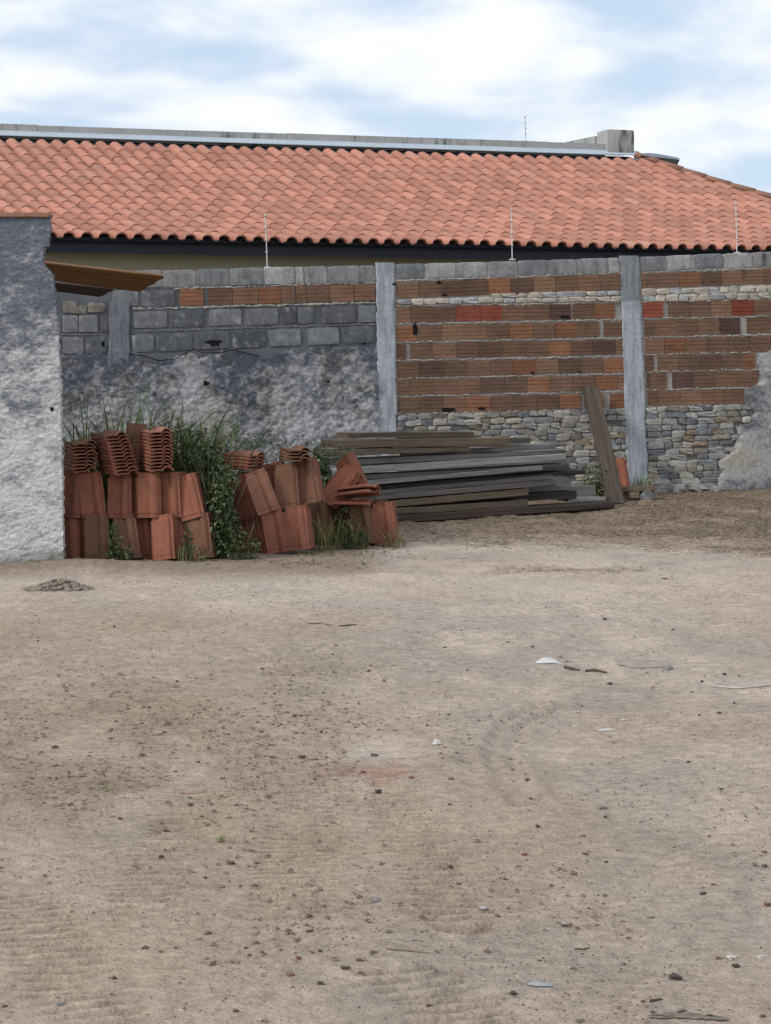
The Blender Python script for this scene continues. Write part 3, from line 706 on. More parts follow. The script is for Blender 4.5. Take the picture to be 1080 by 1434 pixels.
for i in range(n24 - 1): Fc.append((nb + 2 * i, nb + 2 * i + 1, nb + 2 * i + 3, nb + 2 * i + 2))
V += [(hip_u(VTOP), VTOP + 6, EZ - .1), (UL, VTOP + 6, EZ - .1)]; Fc.append((2 * n24 - 2, 2 * n24 - 1, len(V) - 2, len(V) - 1))
roof = ob('roof', mesh('roof', V, Fc, MAT['fascia']), house)
PITCH = .2345; SKEW = R(13); TL = .405
def roof_tile_vf():
    prof = []
    wb = .168                                       # barrel width, then the pan
    for i in range(9):
        a = math.pi * (1 - i / 8); prof.append((wb / 2 + wb / 2 * math.cos(a), .060 * math.sin(a)))
    for i in range(1, 5):
        t_ = i / 4; prof.append((wb + (PITCH + .012 - wb) * t_, -.012 * math.sin(math.pi * t_)))
    V = []; n = len(prof); th = .021
    for (yy, lift, sc) in ((0, .010, 1.03), (TL, -.004, .95)):
        for x_, z_ in prof: V.append((PITCH / 2 - .117 + (x_ - PITCH / 2) * (1.0), yy, z_ * sc + lift))
        for x_, z_ in prof: V.append((PITCH / 2 - .117 + (x_ - PITCH / 2) * (1.0), yy, z_ * sc + lift - th))
    Fc = []
    for i in range(n - 1):
        Fc.append((i, i + 1, 2 * n + i + 1, 2 * n + i)); Fc.append((n + i, 3 * n + i, 3 * n + i + 1, n + i + 1)); Fc.append((i, n + i, n + i + 1, i + 1)); Fc.append((2 * n + i, 2 * n + i + 1, 3 * n + i + 1, 3 * n + i))
    Fc.append((n - 1, 2 * n - 1, 4 * n - 1, 3 * n - 1)); Fc.append((0, 2 * n, 3 * n, n))
    return V, Fc
tv, tf = roof_tile_vf(); rt_mesh = mesh('roof_tile', tv, tf, MAT['roof'])
rt_mesh.polygons.foreach_set('use_smooth', [True] * len(rt_mesh.polygons))
try: rt_mesh.set_sharp_from_angle(angle=R(40))
except Exception: pass
tiles = []
for k in range(17):
    v = -.06 + k * STEP
    if v > VTOP - .36: break
    c_u = u_at(0, 0)
    for j in range(-12, 105):
        u = c_u + j * PITCH - k * STEP * math.tan(SKEW) + random.uniform(-.006, .006)
        if u < UL + .3 or u > hip_u(max(v, 0)) - .03: continue
        zz0 = float(roof_z(max(v, 0))); zz1 = float(roof_z(v + STEP)); sl = math.atan2(zz1 - zz0, STEP)
        px_, py_ = hpix(u, v, zz0)
        if px_ < -60 or px_ > 1330: continue
        tiles.append((u, v + random.uniform(-.005, .005) + .004 * math.sin(j * .31 + k), zz0 - .03 + .005 * math.sin(u * 1.3) + random.uniform(-.002, .002), sl + random.uniform(-.006, .006), SKEW + random.uniform(-.009, .009), hw(u, v, 0).y, k))
vis = [t for t in tiles if not (hpix(*t[:3])[0] < 62 and hpix(*t[:3])[1] > 302)]
vis.sort(key=lambda t: t[5]); front = vis[:300]; fs = set(map(id, front)); rest = [t for t in tiles if id(t) not in fs]
for t in front: ob('roof_tile', rt_mesh, roof, t[:3], (t[3], 0, t[4]))
TV = np.array(tv); big = []; bf = []
for q, t in enumerate(rest):
    Mx = np.array((Matrix.Translation(t[:3]) @ Euler((t[3], 0, t[4])).to_matrix().to_4x4()))
    big.append(TV @ Mx[:3, :3].T + Mx[:3, 3]); b0 = q * len(tv); bf += [tuple(i + b0 for i in f_) for f_ in tf]
o = ob('roof_tiles', mesh('roof_tiles', np.concatenate(big), bf, MAT['roof'], True), roof); o['kind'] = 'stuff'
try: o.data.set_sharp_from_angle(angle=R(40))
except Exception: pass
# hip tiles
hv, hf = [], []
for i in range(9):
    a = math.pi * i / 8
    for yy, s_ in ((0, 1.08), (.44, .9)): hv.append((math.cos(a) * .08 * s_, yy, math.sin(a) * .06 * s_))
for i in range(8): hf.append((2 * i, 2 * i + 1, 2 * i + 3, 2 * i + 2))
hf.append(tuple(range(0, 18, 2)))
hm = mesh('hip_tile', hv, hf, MAT['ridge'], True)
v = VTOP - .35
while v > -.1:
    va = max(v, 0); za = float(roof_z(va)); zb_ = float(roof_z(va + .3)); dr = Vector((hip_u(va + .3) - hip_u(va), .3, zb_ - za)).normalized()
    ob('hip_tile', hm, roof, (hip_u(va) - .03, va, za + .012), (math.asin(dr.z), 0, math.atan2(-dr.x, dr.y))); v -= .36
ob('hip_bedding', mesh('hip_bedding', *tube([(hip_u(q_) - .04, q_, float(roof_z(max(q_, 0))) - .005) for q_ in np.linspace(-.02, VTOP, 14)], .055, 8), MAT['ridge']), roof)
v, f = boxvf(UL, hip_u(0) + .3, .05, .085, EZ - .235, EZ - .012); ob('fascia_board', mesh('fascia_board', v, f, MAT['fascia']), house)
v, f = boxvf(UL, hip_u(0) + .3, .085, .62, EZ - .06, EZ - .045); ob('soffit', mesh('soffit', v, f, MAT['fascia']), house)
v, f = boxvf(UL + .1, hip_u(0) - .4, .6, VTOP + 5, -.1, EZ - .045); ob('house_wall', mesh('house_wall', v, f, MAT['cream']), house)
# parapet, flashing, end block
zt0 = float(roof_z(VTOP)); ub = u_at(848, VTOP + .1)
def zpx(px, py, v): a = (px - CX) / F; Y = (v + HY * HC) / (HC - a * HS); return CAMH + (H - py) / F * Y
ztop = zpx(500, 190, VTOP + .12); zfl = zpx(500, 199.5, VTOP)
u = UL; k = 0
while u < ub - .05:
    w = min(random.uniform(1.5, 2.6), ub - u)
    v, f = boxvf(u + .003, u + w - .003, VTOP + .1, VTOP + .28, EZ - .04, ztop + random.uniform(-.008, .008)); ob('parapet', mesh('parapet', v, f, MAT['parapet']), house); u += w; k += 1
zA, zB = zpx(500, 198.5, VTOP + .05), zpx(500, 206, VTOP)
fl = [(UL, VTOP + .098, zA + .005), (ub + .62, VTOP + .098, zA + .005), (ub + .62, VTOP + .06, zA - .012), (UL, VTOP + .06, zA - .012), (UL, VTOP - .02, zB + .015), (ub + .62, VTOP - .02, zB + .015), (UL, VTOP - .02, zB + .004), (ub + .62, VTOP - .02, zB + .004)]
ob('flashing', mesh('flashing', fl, [(0, 1, 2, 3), (3, 2, 5, 4), (4, 5, 7, 6)], MAT['metal']), house)
zc0 = zpx(870, 214, VTOP + .02); zc1 = zpx(870, 181, VTOP + .02); ue = u_at(889, VTOP + .02)
vv, ff = rounded_box(91, .008, 22, 6)
ob('parapet_block', mesh('parapet_block', [(x_ * (ue - ub), y_ * .5, z_ * (zc1 - zc0)) for x_, y_, z_ in vv], ff, MAT['parapet']), house, ((ub + ue) / 2, VTOP + .27, (zc0 + zc1) / 2))
# white coping of a parapet running back from the block
p0 = (ub + .02, VTOP + .52, zpx(848, 191, VTOP + .52)); ubk = u_at(795, VTOP + 3.2); p1 = (ubk, VTOP + 3.2, zpx(795, 199, VTOP + 3.2))
V = []
for p in (p0, p1): V += [(p[0] - .05, p[1], p[2] - .5), (p[0] + .05, p[1], p[2] - .5), (p[0] + .05, p[1], p[2]), (p[0] - .05, p[1], p[2])]
ob('back_parapet', mesh('back_parapet', V, [(0, 1, 2, 3), (7, 6, 5, 4), (0, 4, 5, 1), (1, 5, 6, 2), (2, 6, 7, 3), (3, 7, 4, 0)], MAT['parapet']), house)
pa = hw(u_at(736, VTOP + .19), VTOP + .19, ztop)
fence_rod(736.5, 162, 197.5, 1.2, pa.y, 'thin rod with insulators standing on the house parapet', 4)
# dark flashing sheet lying on the top of the hip
q0 = hw(hip_u(VTOP) - .15, VTOP + .05, 0); dT = q0.y
pts = [(898, 217, 214.5), (908, 219, 214), (920, 220, 215), (934, 221.5, 217.5), (945, 222.5, 219.5), (952, 224, 221.5)]
V = []; Fc = []
for i, (x_, yb, yt) in enumerate(pts):
    a_ = P(x_, yb, dT - .25); b_ = P(x_, yt, dT + .1)
    V += [tuple(a_), tuple(b_), tuple(b_ + Vector((0, .3, -.03))), tuple(a_ + Vector((0, .25, -.06)))]
    if i: 
        for k in range(4): Fc.append((4 * i - 4 + k, 4 * i - 4 + (k + 1) % 4, 4 * i + (k + 1) % 4, 4 * i + k))
Fc += [(0, 1, 2, 3), tuple(range(len(V) - 4, len(V)))[::-1]]
o = ob('loose_sheet', mesh('loose_sheet', V, Fc, MAT['dark']), color=(.14, .16, .19)); tag(o, 'crumpled dark sheet lying at the top of the roof hip', 'sheet')

# ------------------------------------------------------------------ clay tiles in piles
TW, TLN = .208, .385
def pile_tile_mesh(seed):
    r = random.Random(seed)
    s_ = TW / .23
    prof = [(-.115, .008), (-.106, .0), (-.05, 0), (.008, 0), (.020, .012), (.034, .026), (.058, .031), (.080, .026), (.096, .008), (.115, .006)]
    prof = [(x * s_, z) for x, z in prof]; n = len(prof); th = .010; V = []; Fc = []
    stations = [(-.5, 1.0, 0), (-.42, 1.0, .0), (-.40, 1.0, 0.004), (.38, .985, .004), (.395, .88, -.003), (.5, .87, -.003)]
    for yy, sx, dz in stations:
        jx = r.uniform(-.002, .002)
        for x, z in prof: V.append((x * sx + jx, yy * TLN, z + dz))
        for x, z in prof: V.append((x * sx + jx, yy * TLN, z + dz - th - (.011 if abs(x) > .09 else 0)))
    m_ = 2 * n
    for i in range(len(stations) - 1):
        a = i * m_; b = (i + 1) * m_
        for k in range(n - 1):
            Fc.append((a + k, a + k + 1, b + k + 1, b + k)); Fc.append((a + n + k, b + n + k, b + n + k + 1, a + n + k + 1))
        Fc.append((a, b, b + n, a + n)); Fc.append((a + n - 1, a + 2 * n - 1, b + 2 * n - 1, b + n - 1))
    for a, fl_ in ((0, 0), ((len(stations) - 1) * m_, 1)):
        for k in range(n - 1):
            q = (a + k, a + n + k, a + n + k + 1, a + k + 1); Fc.append(q[::-1] if fl_ else q)
    bv_, bf_ = boxvf(-.02, .02, .40 * TLN, .43 * TLN, -.022, -.008); b = len(V); V += bv_; Fc += [tuple(i + b for i in q) for q in bf_]
    me = mesh('clay_roof_tile', V, Fc, MAT['tile'])
    return me
PT_ = [pile_tile_mesh(i) for i in range(3)]
TC = [(.32, .115, .065), (.28, .105, .062), (.36, .14, .085), (.25, .10, .058)]
ctile = {'n': (.24, .092, .058), 'o': (.28, .108, .068), 'd': (.15, .067, .045), 'm': (.195, .10, .062), 'l': (.31, .14, .096)}
def ptile(mat4, color, label, group):
    o = ob('clay_roof_tile', random.choice(PT_), color=jc(color, .1)); o.matrix_world = mat4; tag(o, label, 'roof tile', group); return o
ORD = ['first', 'second', 'third', 'fourth', 'fifth', 'sixth', 'seventh', 'eighth', 'ninth', 'tenth', 'eleventh', 'twelfth', 'thirteenth', 'fourteenth', 'fifteenth', 'sixteenth']
CNT = {}
def upright(px, py, d, lean, yaw, tilt, n, color, label, group, step=.03, drift=0.0, side=0.0, flip=False):
    """row of n tiles standing on end one behind the other; px, py = bottom centre of the front tile"""
    b = P(px, py, d); row = label if '{}' in label else None
    if row: CNT[row] = CNT.get(row, -1) + 1; label = row.format(ORD[CNT[row]])
    for i in range(n):
        Rm = Matrix.Rotation(yaw, 4, 'Z') @ Matrix.Rotation(lean + random.uniform(-.015, .015), 4, 'Y')
        back = Rm @ Vector((side, step * i, 0)) if not side else Rm @ Vector((side * i, step * i, 0))
        Rt = Rm @ Matrix.Rotation(R(90) + tilt, 4, 'X')
        if flip: Rt = Rm @ Matrix.Rotation(R(90) + tilt, 4, 'X') @ Matrix.Rotation(math.pi, 4, 'Z')
        cpos = b + back + (Rt @ Vector((0, (-TLN if flip else TLN) / 2, 0)))
        ptile(Matrix.Translation(cpos) @ Rt, color if i == 0 else ctile['n'], label if n == 1 else ('front clay tile of ' + label if i == 0 else ORD[i - 1] + ' tile behind the front one of ' + label), group)
def flat(px, py, d, yaw, n, color, label, group, step=.0295, dx=0.0, dy=0.0, roll=0.0, pit=0.0, top=None):
    b = P(px, py, d)
    for i in range(n):
        p = b + Vector((dx * i, dy * i, .012 + step * i))
        Rt = Matrix.Rotation(yaw + random.uniform(-.03, .03), 4, 'Z') @ Matrix.Rotation(roll, 4, 'Y') @ Matrix.Rotation(pit, 4, 'X')
        ptile(Matrix.Translation(p + Vector((random.uniform(-.006, .006), random.uniform(-.006, .006), 0))) @ Rt, top if (top and i == n - 1) else color, label if n == 1 else ('topmost clay tile of ' if i == n - 1 else ORD[n - 1 - i] + ' clay tile from the top of ') + label, group)
SD = gd(783) ; g1 = 'tiles of the pile beside the plastered wall'
lb = '{} bottom bundle from the plastered wall'; lm = '{} middle bundle from the plastered wall'
BY, MY_ = 783.5, 724.5
upright(96, BY, SD + .02, R(-3), R(-14), R(-4), 6, ctile['n'], lb, g1)
upright(137, BY, SD - .02, R(-2), R(10), R(-5), 7, ctile['m'], lb, g1, side=-.012)
upright(181, BY, SD - .02, R(-9), R(-4), R(-8), 6, ctile['m'], lb, g1)
upright(203, BY, SD + .09, R(-6), R(12), R(-5), 4, ctile['n'], lb, g1)
upright(230, BY + .5, SD - .09, R(-7), R(-18), R(-9), 5, ctile['o'], lb, g1)
upright(252, BY, SD + .04, R(-10), R(-2), R(-8), 5, ctile['n'], lb, g1)
upright(283, BY - 1, SD - .02, R(-9), R(-12), R(-7), 5, ctile['m'], lb, g1)
upright(97, MY_, SD + .03, R(4), R(-10), R(-3), 6, ctile['n'], lm, g1)
upright(132, MY_, SD + .03, R(-6), R(14), R(-3), 8, ctile['n'], lm, g1, side=-.013)
upright(168, MY_ + 1, SD + .03, R(0), R(-6), R(-3), 7, ctile['n'], lm, g1)
upright(209, MY_ + .5, SD + .0, R(-1), R(8), R(-4), 8, ctile['n'], lm, g1, side=-.009)
upright(238, MY_ + .5, SD + .05, R(-3), R(-14), R(-3), 6, ctile['n'], lm, g1)
upright(271, MY_ + 2, SD + .02, R(-15), R(-6), R(-8), 5, ctile['n'], lm, g1)
lf1 = 'the short flat pile against the plastered wall'
lf2 = 'the crooked flat pile beside the lone upright tile'
lf3 = 'the straight flat pile beside the feathery bush'
flat(112, 660, SD + .14, R(20), 9, ctile['n'], lf1, g1, top=ctile['m'])
flat(167, 663, SD + .10, R(30), 12, ctile['n'], lf2, g1, dx=-.0085, top=ctile['m'])
upright(188, 655, SD + .24, R(3), R(-30), R(-2), 1, ctile['m'], 'lone clay roof tile standing upright between two flat piles', g1, flip=True)
flat(217, 658, SD + .14, R(22), 12, ctile['n'], lf3, g1, top=ctile['l'])
# second pile
S2 = gd(775); g2 = 'tiles of the tumbled pile in the weeds'
l1 = '{} bottom bundle after the dark bush'; l2_ = '{} upper bundle after the dark bush'
upright(391, 774, S2, R(-9), R(14), R(-4), 15, ctile['o'], l1, g2, step=.024, side=-.024)
upright(419, 770, S2 - .01, R(-7), R(-12), R(-4), 6, ctile['o'], l1, g2)
upright(377, 717, S2 - .01, R(-20), R(14), R(-5), 15, ctile['l'], l2_, g2, step=.022, side=-.022)
upright(389, 708, S2 + .18, R(-12), R(-20), R(-6), 3, ctile['n'], l2_, g2)
upright(404, 711, S2 + .06, R(-5), R(-6), R(-6), 6, ctile['m'], l2_, g2)
upright(434, 704, S2 + .10, R(-11), R(-10), R(-7), 6, ctile['m'], l2_, g2)
flat(337, 657, S2 + .16, R(50), 5, ctile['n'], 'the small pile above steeply leaning tiles', g2, dx=.003, roll=R(2), top=ctile['l'])
flat(413, 645, S2 + .2, R(15), 4, ctile['m'], 'the mossy flat pile beside the scrubby weed', g2, roll=R(3))
S3 = gd(764); g3 = g2
l3 = '{} grassy bundle before the plank stack'
upright(446, 763, S3 + .12, R(-4), R(-14), R(-4), 5, ctile['m'], l3, g3)
upright(473, 762, S3 + .24, R(-6), R(-8), R(-5), 4, ctile['d'], l3, g3)
upright(493, 761, S3 + .2, R(-10), R(-14), R(-6), 4, ctile['d'], l3, g3)
upright(513, 763, S3 + .04, R(-12), R(-10), R(-6), 3, ctile['m'], l3, g3)
upright(529, 761, S3 + .12, R(-12), R(-50), R(-4), 3, ctile['n'], l3, g3)
upright(541, 763, S3 + .0, R(-7), R(-14), R(-5), 4, ctile['o'], 'the bright last bundle before the plank stack', g3)
flat(491, 706, S3 + .12, R(80), 1, ctile['o'], 'clay roof tile bridging two standing tiles above the grass', g3, roll=R(3))
upright(458, 704, S3 + .18, R(36), R(-14), R(-8), 4, ctile['n'], 'the bundle slumped toward the mossy flat pile', g3)
upright(502, 690, S3 + .26, R(-28), R(-20), R(-10), 3, ctile['n'], 'the bundle tipped over toward the plank stack', g3)
flat(500, 694, S3 + .10, R(62), 2, ctile['n'], 'the pair lying askew above the bridging tile', g3, step=.05, roll=R(14), pit=R(-8))
# a tile leaning at the pillar
ub_ = wl(W(872, 680)[0], -.32, .05); dq = ub_.y
upright(872, 683, dq, R(-4), R(16), R(-12), 1, ctile['o'], 'single clay roof tile leaning against the wall by the pillar foot', 'tile at the pillar')
o = [q for q in bpy.data.objects if q.get('group') == 'tile at the pillar'][0]
del o['group']; o.scale = (1.0, 1.0, 1.0)

# ------------------------------------------------------------------ planks
def dd(px): return lerp(25.5, 27.9, (px - 555) / 305) * KD
def beam_mesh(L_, t0, t1, w, seed, name='plank'):
    n = 16; r = random.Random(seed); V = []; Fc = []
    ph = r.uniform(0, 9); bow = r.uniform(-.004, .004)
    ring = [(-.5, -.44), (-.46, -.5), (.46, -.5), (.5, -.44), (.5, .44), (.46, .5), (-.46, .5), (-.5, .44)]
    for i in range(n + 1):
        s_ = i / n; t_ = lerp(t0, t1, s_)
        off = bow * math.sin(math.pi * s_) + .0012 * math.sin(s_ * 13 + ph)
        for (a, b) in ring:
            V.append((s_ * L_ + (r.uniform(-.012, .012) if i in (0, n) else 0), (a + .5) * w + r.uniform(-.002, .002), b * t_ + off + r.uniform(-.0022, .0022)))
    for i in range(n):
        for k in range(8): Fc.append((i * 8 + k, i * 8 + (k + 1) % 8, (i + 1) * 8 + (k + 1) % 8, (i + 1) * 8 + k))
    Fc.append(tuple(range(8))); Fc.append(tuple(range(n * 8, n * 8 + 8))[::-1])
    return mesh(name, V, [q[::-1] for q in Fc], MAT['wood'])
WC_ = {'g': (.14, .124, .11), 'l': (.30, .285, .268), 'b': (.125, .097, .071), 'd': (.05, .043, .038), 'r': (.07, .05, .042), 'y': (.15, .115, .079), 's': (.205, .192, .182)}
def plank(xl, tl, bl, xr, tr, br, c, label, w=.26, back=0.0, seed=0, dl=None, dr=None, name='plank'):
    dl = dl or dd(xl) + back; dr = dr or dd(xr) + back
    A = P(xl, (tl + bl) / 2, dl); B = P(xr, (tr + br) / 2, dr); D_ = B - A
    o = ob(name, beam_mesh(D_.length, .93 * (bl - tl) / F * dl, .93 * (br - tr) / F * dr, w, seed + int(xl) + int(tl)), loc=A, color=WC_[c])
    o.rotation_euler = (0, -math.asin(D_.z / D_.length), math.atan2(D_.y, D_.x)); tag(o, label, 'plank', 'planks of the timber stack'); return o
g = 'old timber plank in the stack before the brick bay, '
plank(488, 605.5, 614, 664, 604, 612.3, 'b', 'short brown plank on the very top of the timber stack', .2, .22)
plank(470, 616, 627.5, 714, 612.6, 626, 'y', 'thick brown beam second from the top of the timber stack', .24, .12)
plank(700, 613.5, 619.5, 740, 613, 619, 'b', 'broken board end behind the thick brown beam', .16, .42)
plank(462, 629.5, 639.5, 658, 626, 632.5, 'b', 'thin brown plank wedged under the thick brown beam', .26, .1)
plank(560, 633, 641, 779, 620.5, 628.5, 's', 'grey plank sloping up beyond the thin brown one', .2, .5)
plank(469, 643.2, 652, 791, 629, 638, 'g', 'blue-grey plank resting above the pale grey plank', .26, .16)
plank(500, 653.5, 663.5, 793, 635, 644.5, 'l', 'pale silvery plank across the middle of the timber stack', .28, .08)
plank(505, 665, 672.5, 798, 648.5, 655, 'g', 'dull grey plank just under the pale silvery plank', .26, .14)
plank(508, 673.3, 680, 760, 651, 658.5, 's', 'thin grey board with a bright edge, two under the silvery plank', .26, .06)
plank(512, 681, 687, 820, 657.5, 664.5, 'd', 'dark long plank whose end pokes out past the others', .26, .2)
plank(524, 687.3, 693.5, 776, 664.8, 671.3, 'g', 'grey plank just above the one with a sawn pale end', .28, .08)
plank(528, 694.2, 701, 778, 671.6, 679.5, 'g', 'grey plank with a freshly sawn pale end', .3, .0)
plank(541, 701.8, 711.5, 740, 683.5, 694, 'y', 'brown beam at the front of the lower stack', .3, -.02)
plank(640, 697.6, 706.6, 808, 687, 698.5, 'd', 'dark squared beam ending in the open beside the weeds', .24, .3)
plank(548, 712.2, 721, 739, 699.5, 711, 'b', 'squared brown beam second from the ground', .32, -.04)
plank(552, 721.6, 733, 862, 703, 711.5, 'r', 'dark reddish beam lying on the ground under the stack', .34, -.06)
plank(735, 679, 694, 834, 680, 695, 's', 'wide grey board on edge behind the beam ends', .08, .75)
plank(795, 697, 702.5, 848, 696, 701.5, 'l', 'pale short board lying by the foot of the leaning beam', .2, .45)
plank(690, 666, 676, 800, 655, 663, 'd', 'dark board hidden deep in the stack behind grey planks', .2, .55)
# supports inside the stack
for k, (x_, y_) in enumerate(((585, 693), (690, 685))):
    pass
# leaning beam
A = P(865, 704, 28.6 * KD); A.z = gzs(A.x, A.y) + .02
up_ = W(825.5, 541.5); B = wl(up_[0], -.10, up_[1]); D_ = B - A
bmm = beam_mesh(D_.length, .185, .185, .1, 901, 'leaning_beam')
o = ob('leaning_beam', bmm, color=(.078, .061, .048))
ex = D_.normalized(); ez = Vector((1, .22, 0)); ez = (ez - ex * ez.dot(ex)).normalized(); ey = ez.cross(ex)
if ey.y < 0: ey = -ey; ez = ex.cross(ey)
o.matrix_world = Matrix.Translation(A) @ Matrix((ex, ey, ez)).transposed().to_4x4(); tag(o, 'dark weathered beam leaning against the brick wall beside a pillar', 'beam')
# board on a stone at the pillar foot
d_ = 29.15 * KD
plank(868, 683.5, 689, 921, 680.5, 686.5, 'b', 'short board propped on a stone at the pillar foot', .3, dl=d_, dr=d_ + .05)
V, Fc = rounded_box(55, .1, 3, 4)
def rock(px, py, wpx, hpx, color, label, group=None, name='stone', d=None, seed=0, cat='stone', depth=1.0):
    loose = d is None; d = d or gd(py); q_ = .76 if loose else 1.0; w = q_ * wpx / F * d; h = q_ * hpx / F * d
    vv, ff = rounded_box(seed + int(px * 7 + py), .3, 4.5, 2)
    x_ = (px - CX) / F * d; zz0 = gzs(x_, d)
    o = ob(name, mesh(name, [(a * w, b * w * depth, c * h * 1.15) for a, b, c in vv], ff, MAT['stone'], False), loc=(x_, d, zz0 + h * (.25 if loose else .42)), rot=(0, 0, random.uniform(0, .6)), color=jc(color, .1)); tag(o, label, cat, group); return o
rock(905, 701, 17, 14, (.20, .205, .21), 'grey stone propping up the short board by the pillar', d=d_ + .1)
rock(876, 700, 10, 12, (.14, .12, .1), 'dark clod under the short board by the pillar', d=d_ + .15)
for (x_, y_, w, h) in ((930, 696, 20, 9), (952, 694, 22, 11), (975, 693, 26, 10), (1003, 692, 20, 8), (925, 690, 14, 7)):
    rock(x_, y_, w, h, (.28, .27, .25), 'rubble stone fallen along the foot of the stone bay', 'rubble at the wall foot', d=wd(x_) - .25 - random.uniform(0, .15))

# ------------------------------------------------------------------ plants
GREENS = [(.055, .10, .028), (.075, .13, .035), (.10, .155, .05), (.045, .085, .03)]
def blades(n, base, spread, hmin, hmax, lean, width, pal, seed, droop=.5, seg=5, dry=0.0):
    r = random.Random(seed); V = []; Fc = []; Cl = []
    for _ in range(n):
        a = r.uniform(0, 2 * math.pi); q = math.sqrt(r.random())
        bx, by = spread[0] * q * math.cos(a), spread[1] * q * math.sin(a); h = r.uniform(hmin, hmax); th = r.uniform(0, 2 * math.pi)
        le = r.uniform(.1, 1) * lean * h; w = width * r.uniform(.6, 1.3); dp = droop * r.uniform(.2, 1.2)
        dx, dy = math.cos(th), math.sin(th); sx, sy = -dy, dx; b0 = len(V)
        c = r.choice(pal); cj = r.uniform(.75, 1.25)
        if r.random() < dry: c = (.26, .20, .09)
        for i in range(seg + 1):
            t_ = i / seg; out = le * t_ ** 1.7; z_ = h * (t_ - dp * .45 * t_ ** 3)
            ww = w * (1 - t_ ** 2.2) * (.55 + .9 * min(t_ * 3, 1) * .5)
            V += [(bx + dx * out + sx * ww, by + dy * out + sy * ww, z_), (bx + dx * out - sx * ww, by + dy * out - sy * ww, z_ + ww * .3)]
            Cl += [tuple(v_ * cj for v_ in c)] * 2
            if i: Fc.append((b0 + 2 * i - 2, b0 + 2 * i - 1, b0 + 2 * i + 1, b0 + 2 * i))
    return V, Fc, Cl
def leaves(n, vol, size, pal, seed, hang=.2):
    """vol(r) -> point; small folded leaves"""
    r = random.Random(seed); V = []; Fc = []; Cl = []
    for _ in range(n):
        p = Vector(vol(r)); s_ = size * r.uniform(.5, 1.35)
        Mx = Matrix.Rotation(r.uniform(0, 6.28), 3, 'Z') @ Matrix.Rotation(r.uniform(-.9, .7) - hang, 3, 'X') @ Matrix.Rotation(r.uniform(-.5, .5), 3, 'Y')
        b0 = len(V); c = r.choice(pal); cj = r.uniform(.7, 1.35)
        for q in ((0, 0, 0), (-.3, .4, .1), (0, .5, 0), (.3, .4, .1), (0, 1.05, -.1)): V.append(tuple(p + Mx @ (Vector(q) * s_)))
        Cl += [tuple(v_ * cj for v_ in c)] * 5
        Fc += [(b0, b0 + 2, b0 + 1), (b0, b0 + 3, b0 + 2), (b0 + 1, b0 + 2, b0 + 4), (b0 + 2, b0 + 3, b0 + 4)]
    return V, Fc, Cl
def plant(name, loc, label, cat, group=None, **parts):
    r = ob(name, None, loc=loc); tag(r, label, cat, group)
    for nm, (V, Fc, Cl) in parts.items(): ob(nm, mesh(nm, V, Fc, MAT['leaf'], True, np.array(Cl)), r)
    return r
def stems(n, spread, h, rad, seed, c=(.10, .09, .045), lean=.35):
    r = random.Random(seed); V = []; Fc = []
    for _ in range(n):
        a = r.uniform(0, 6.28); q = r.random() * .5; x, y = math.cos(a) * spread[0] * q, math.sin(a) * spread[1] * q
        hh = h * r.uniform(.6, 1.0); dx, dy = r.uniform(-lean, lean) * hh, r.uniform(-lean, lean) * hh
        v, f = tube([(x, y, -.02), (x + dx * .3, y + dy * .3, hh * .5), (x + dx, y + dy, hh)], [rad, rad * .8, rad * .4], 4)
        b = len(V); V += v; Fc += [tuple(i + b for i in q_) for q_ in f]
    return V, Fc, [c] * len(V)
def gp(px, d): x = (px - CX) / F * d; return (x, d, gzs(x, d))
GR = [(.09, .17, .045), (.13, .22, .065), (.065, .12, .038), (.16, .23, .09), (.20, .19, .10)]
for i, (px_, d_, h, n) in enumerate(((108, 18.2, 1.5, 130), (146, 18.0, 1.72, 230), (186, 17.9, 1.8, 230), (225, 18.1, 1.68, 160), (262, 18.2, 1.65, 150), (298, 18.1, 1.5, 110))):
    plant('grass_clump', gp(px_, d_), ORD[i] + ' tall grass clump from the plastered wall, behind the tiles', 'grass', 'tall grass behind the tiles',
          blades=blades(n, None, (.2, .16), h * .45, h, .95, .010, GR, 600 + i, .7, 7, .16))
def ell(cx, cy, cz, rx, ry, rz, rot=0):
    def f_(r):
        while True:
            p = [r.uniform(-1, 1) for _ in range(3)]
            if sum(q * q for q in p) <= 1 and r.random() < .35 + .65 * sum(q * q for q in p): break
        return (cx + p[0] * rx, cy + p[1] * ry, cz + p[2] * rz)
    return f_
def multi(*fs):
    return lambda r: fs[r.randrange(len(fs))](r)
DG = [(.045, .08, .028), (.058, .098, .034), (.036, .064, .028), (.08, .12, .045), (.10, .10, .05)]
MG = [(.075, .11, .045), (.09, .13, .055), (.06, .095, .04)]
b1 = gp(303, 17.25)
plant('weed_bush', b1, 'dark leafy bush growing between the two tile piles', 'bush', None,
      leaves=leaves(1800, multi(ell(.03, 0, .3, .14, .25, .34), ell(.02, .1, .62, .17, .25, .22), ell(-.08, .2, .78, .14, .2, .2), ell(.06, -.12, .35, .1, .15, .35)), .05, DG, 701),
      stems=stems(26, (.25, .3), 1.0, .006, 702))
b2 = gp(268, 18.0)
plant('weed_bush', b2, 'feathery grey-green bush rising behind the leaning end tiles', 'bush', None,
      leaves=leaves(1500, multi(ell(-.05, 0, .9, .26, .2, .25), ell(.15, 0, .75, .25, .2, .4), ell(-.2, 0, .95, .2, .2, .2)), .034, MG, 703), stems=stems(24, (.4, .3), 1.2, .005, 704),
      blades=blades(220, None, (.35, .2), .6, 1.5, .35, .007, GR, 705))
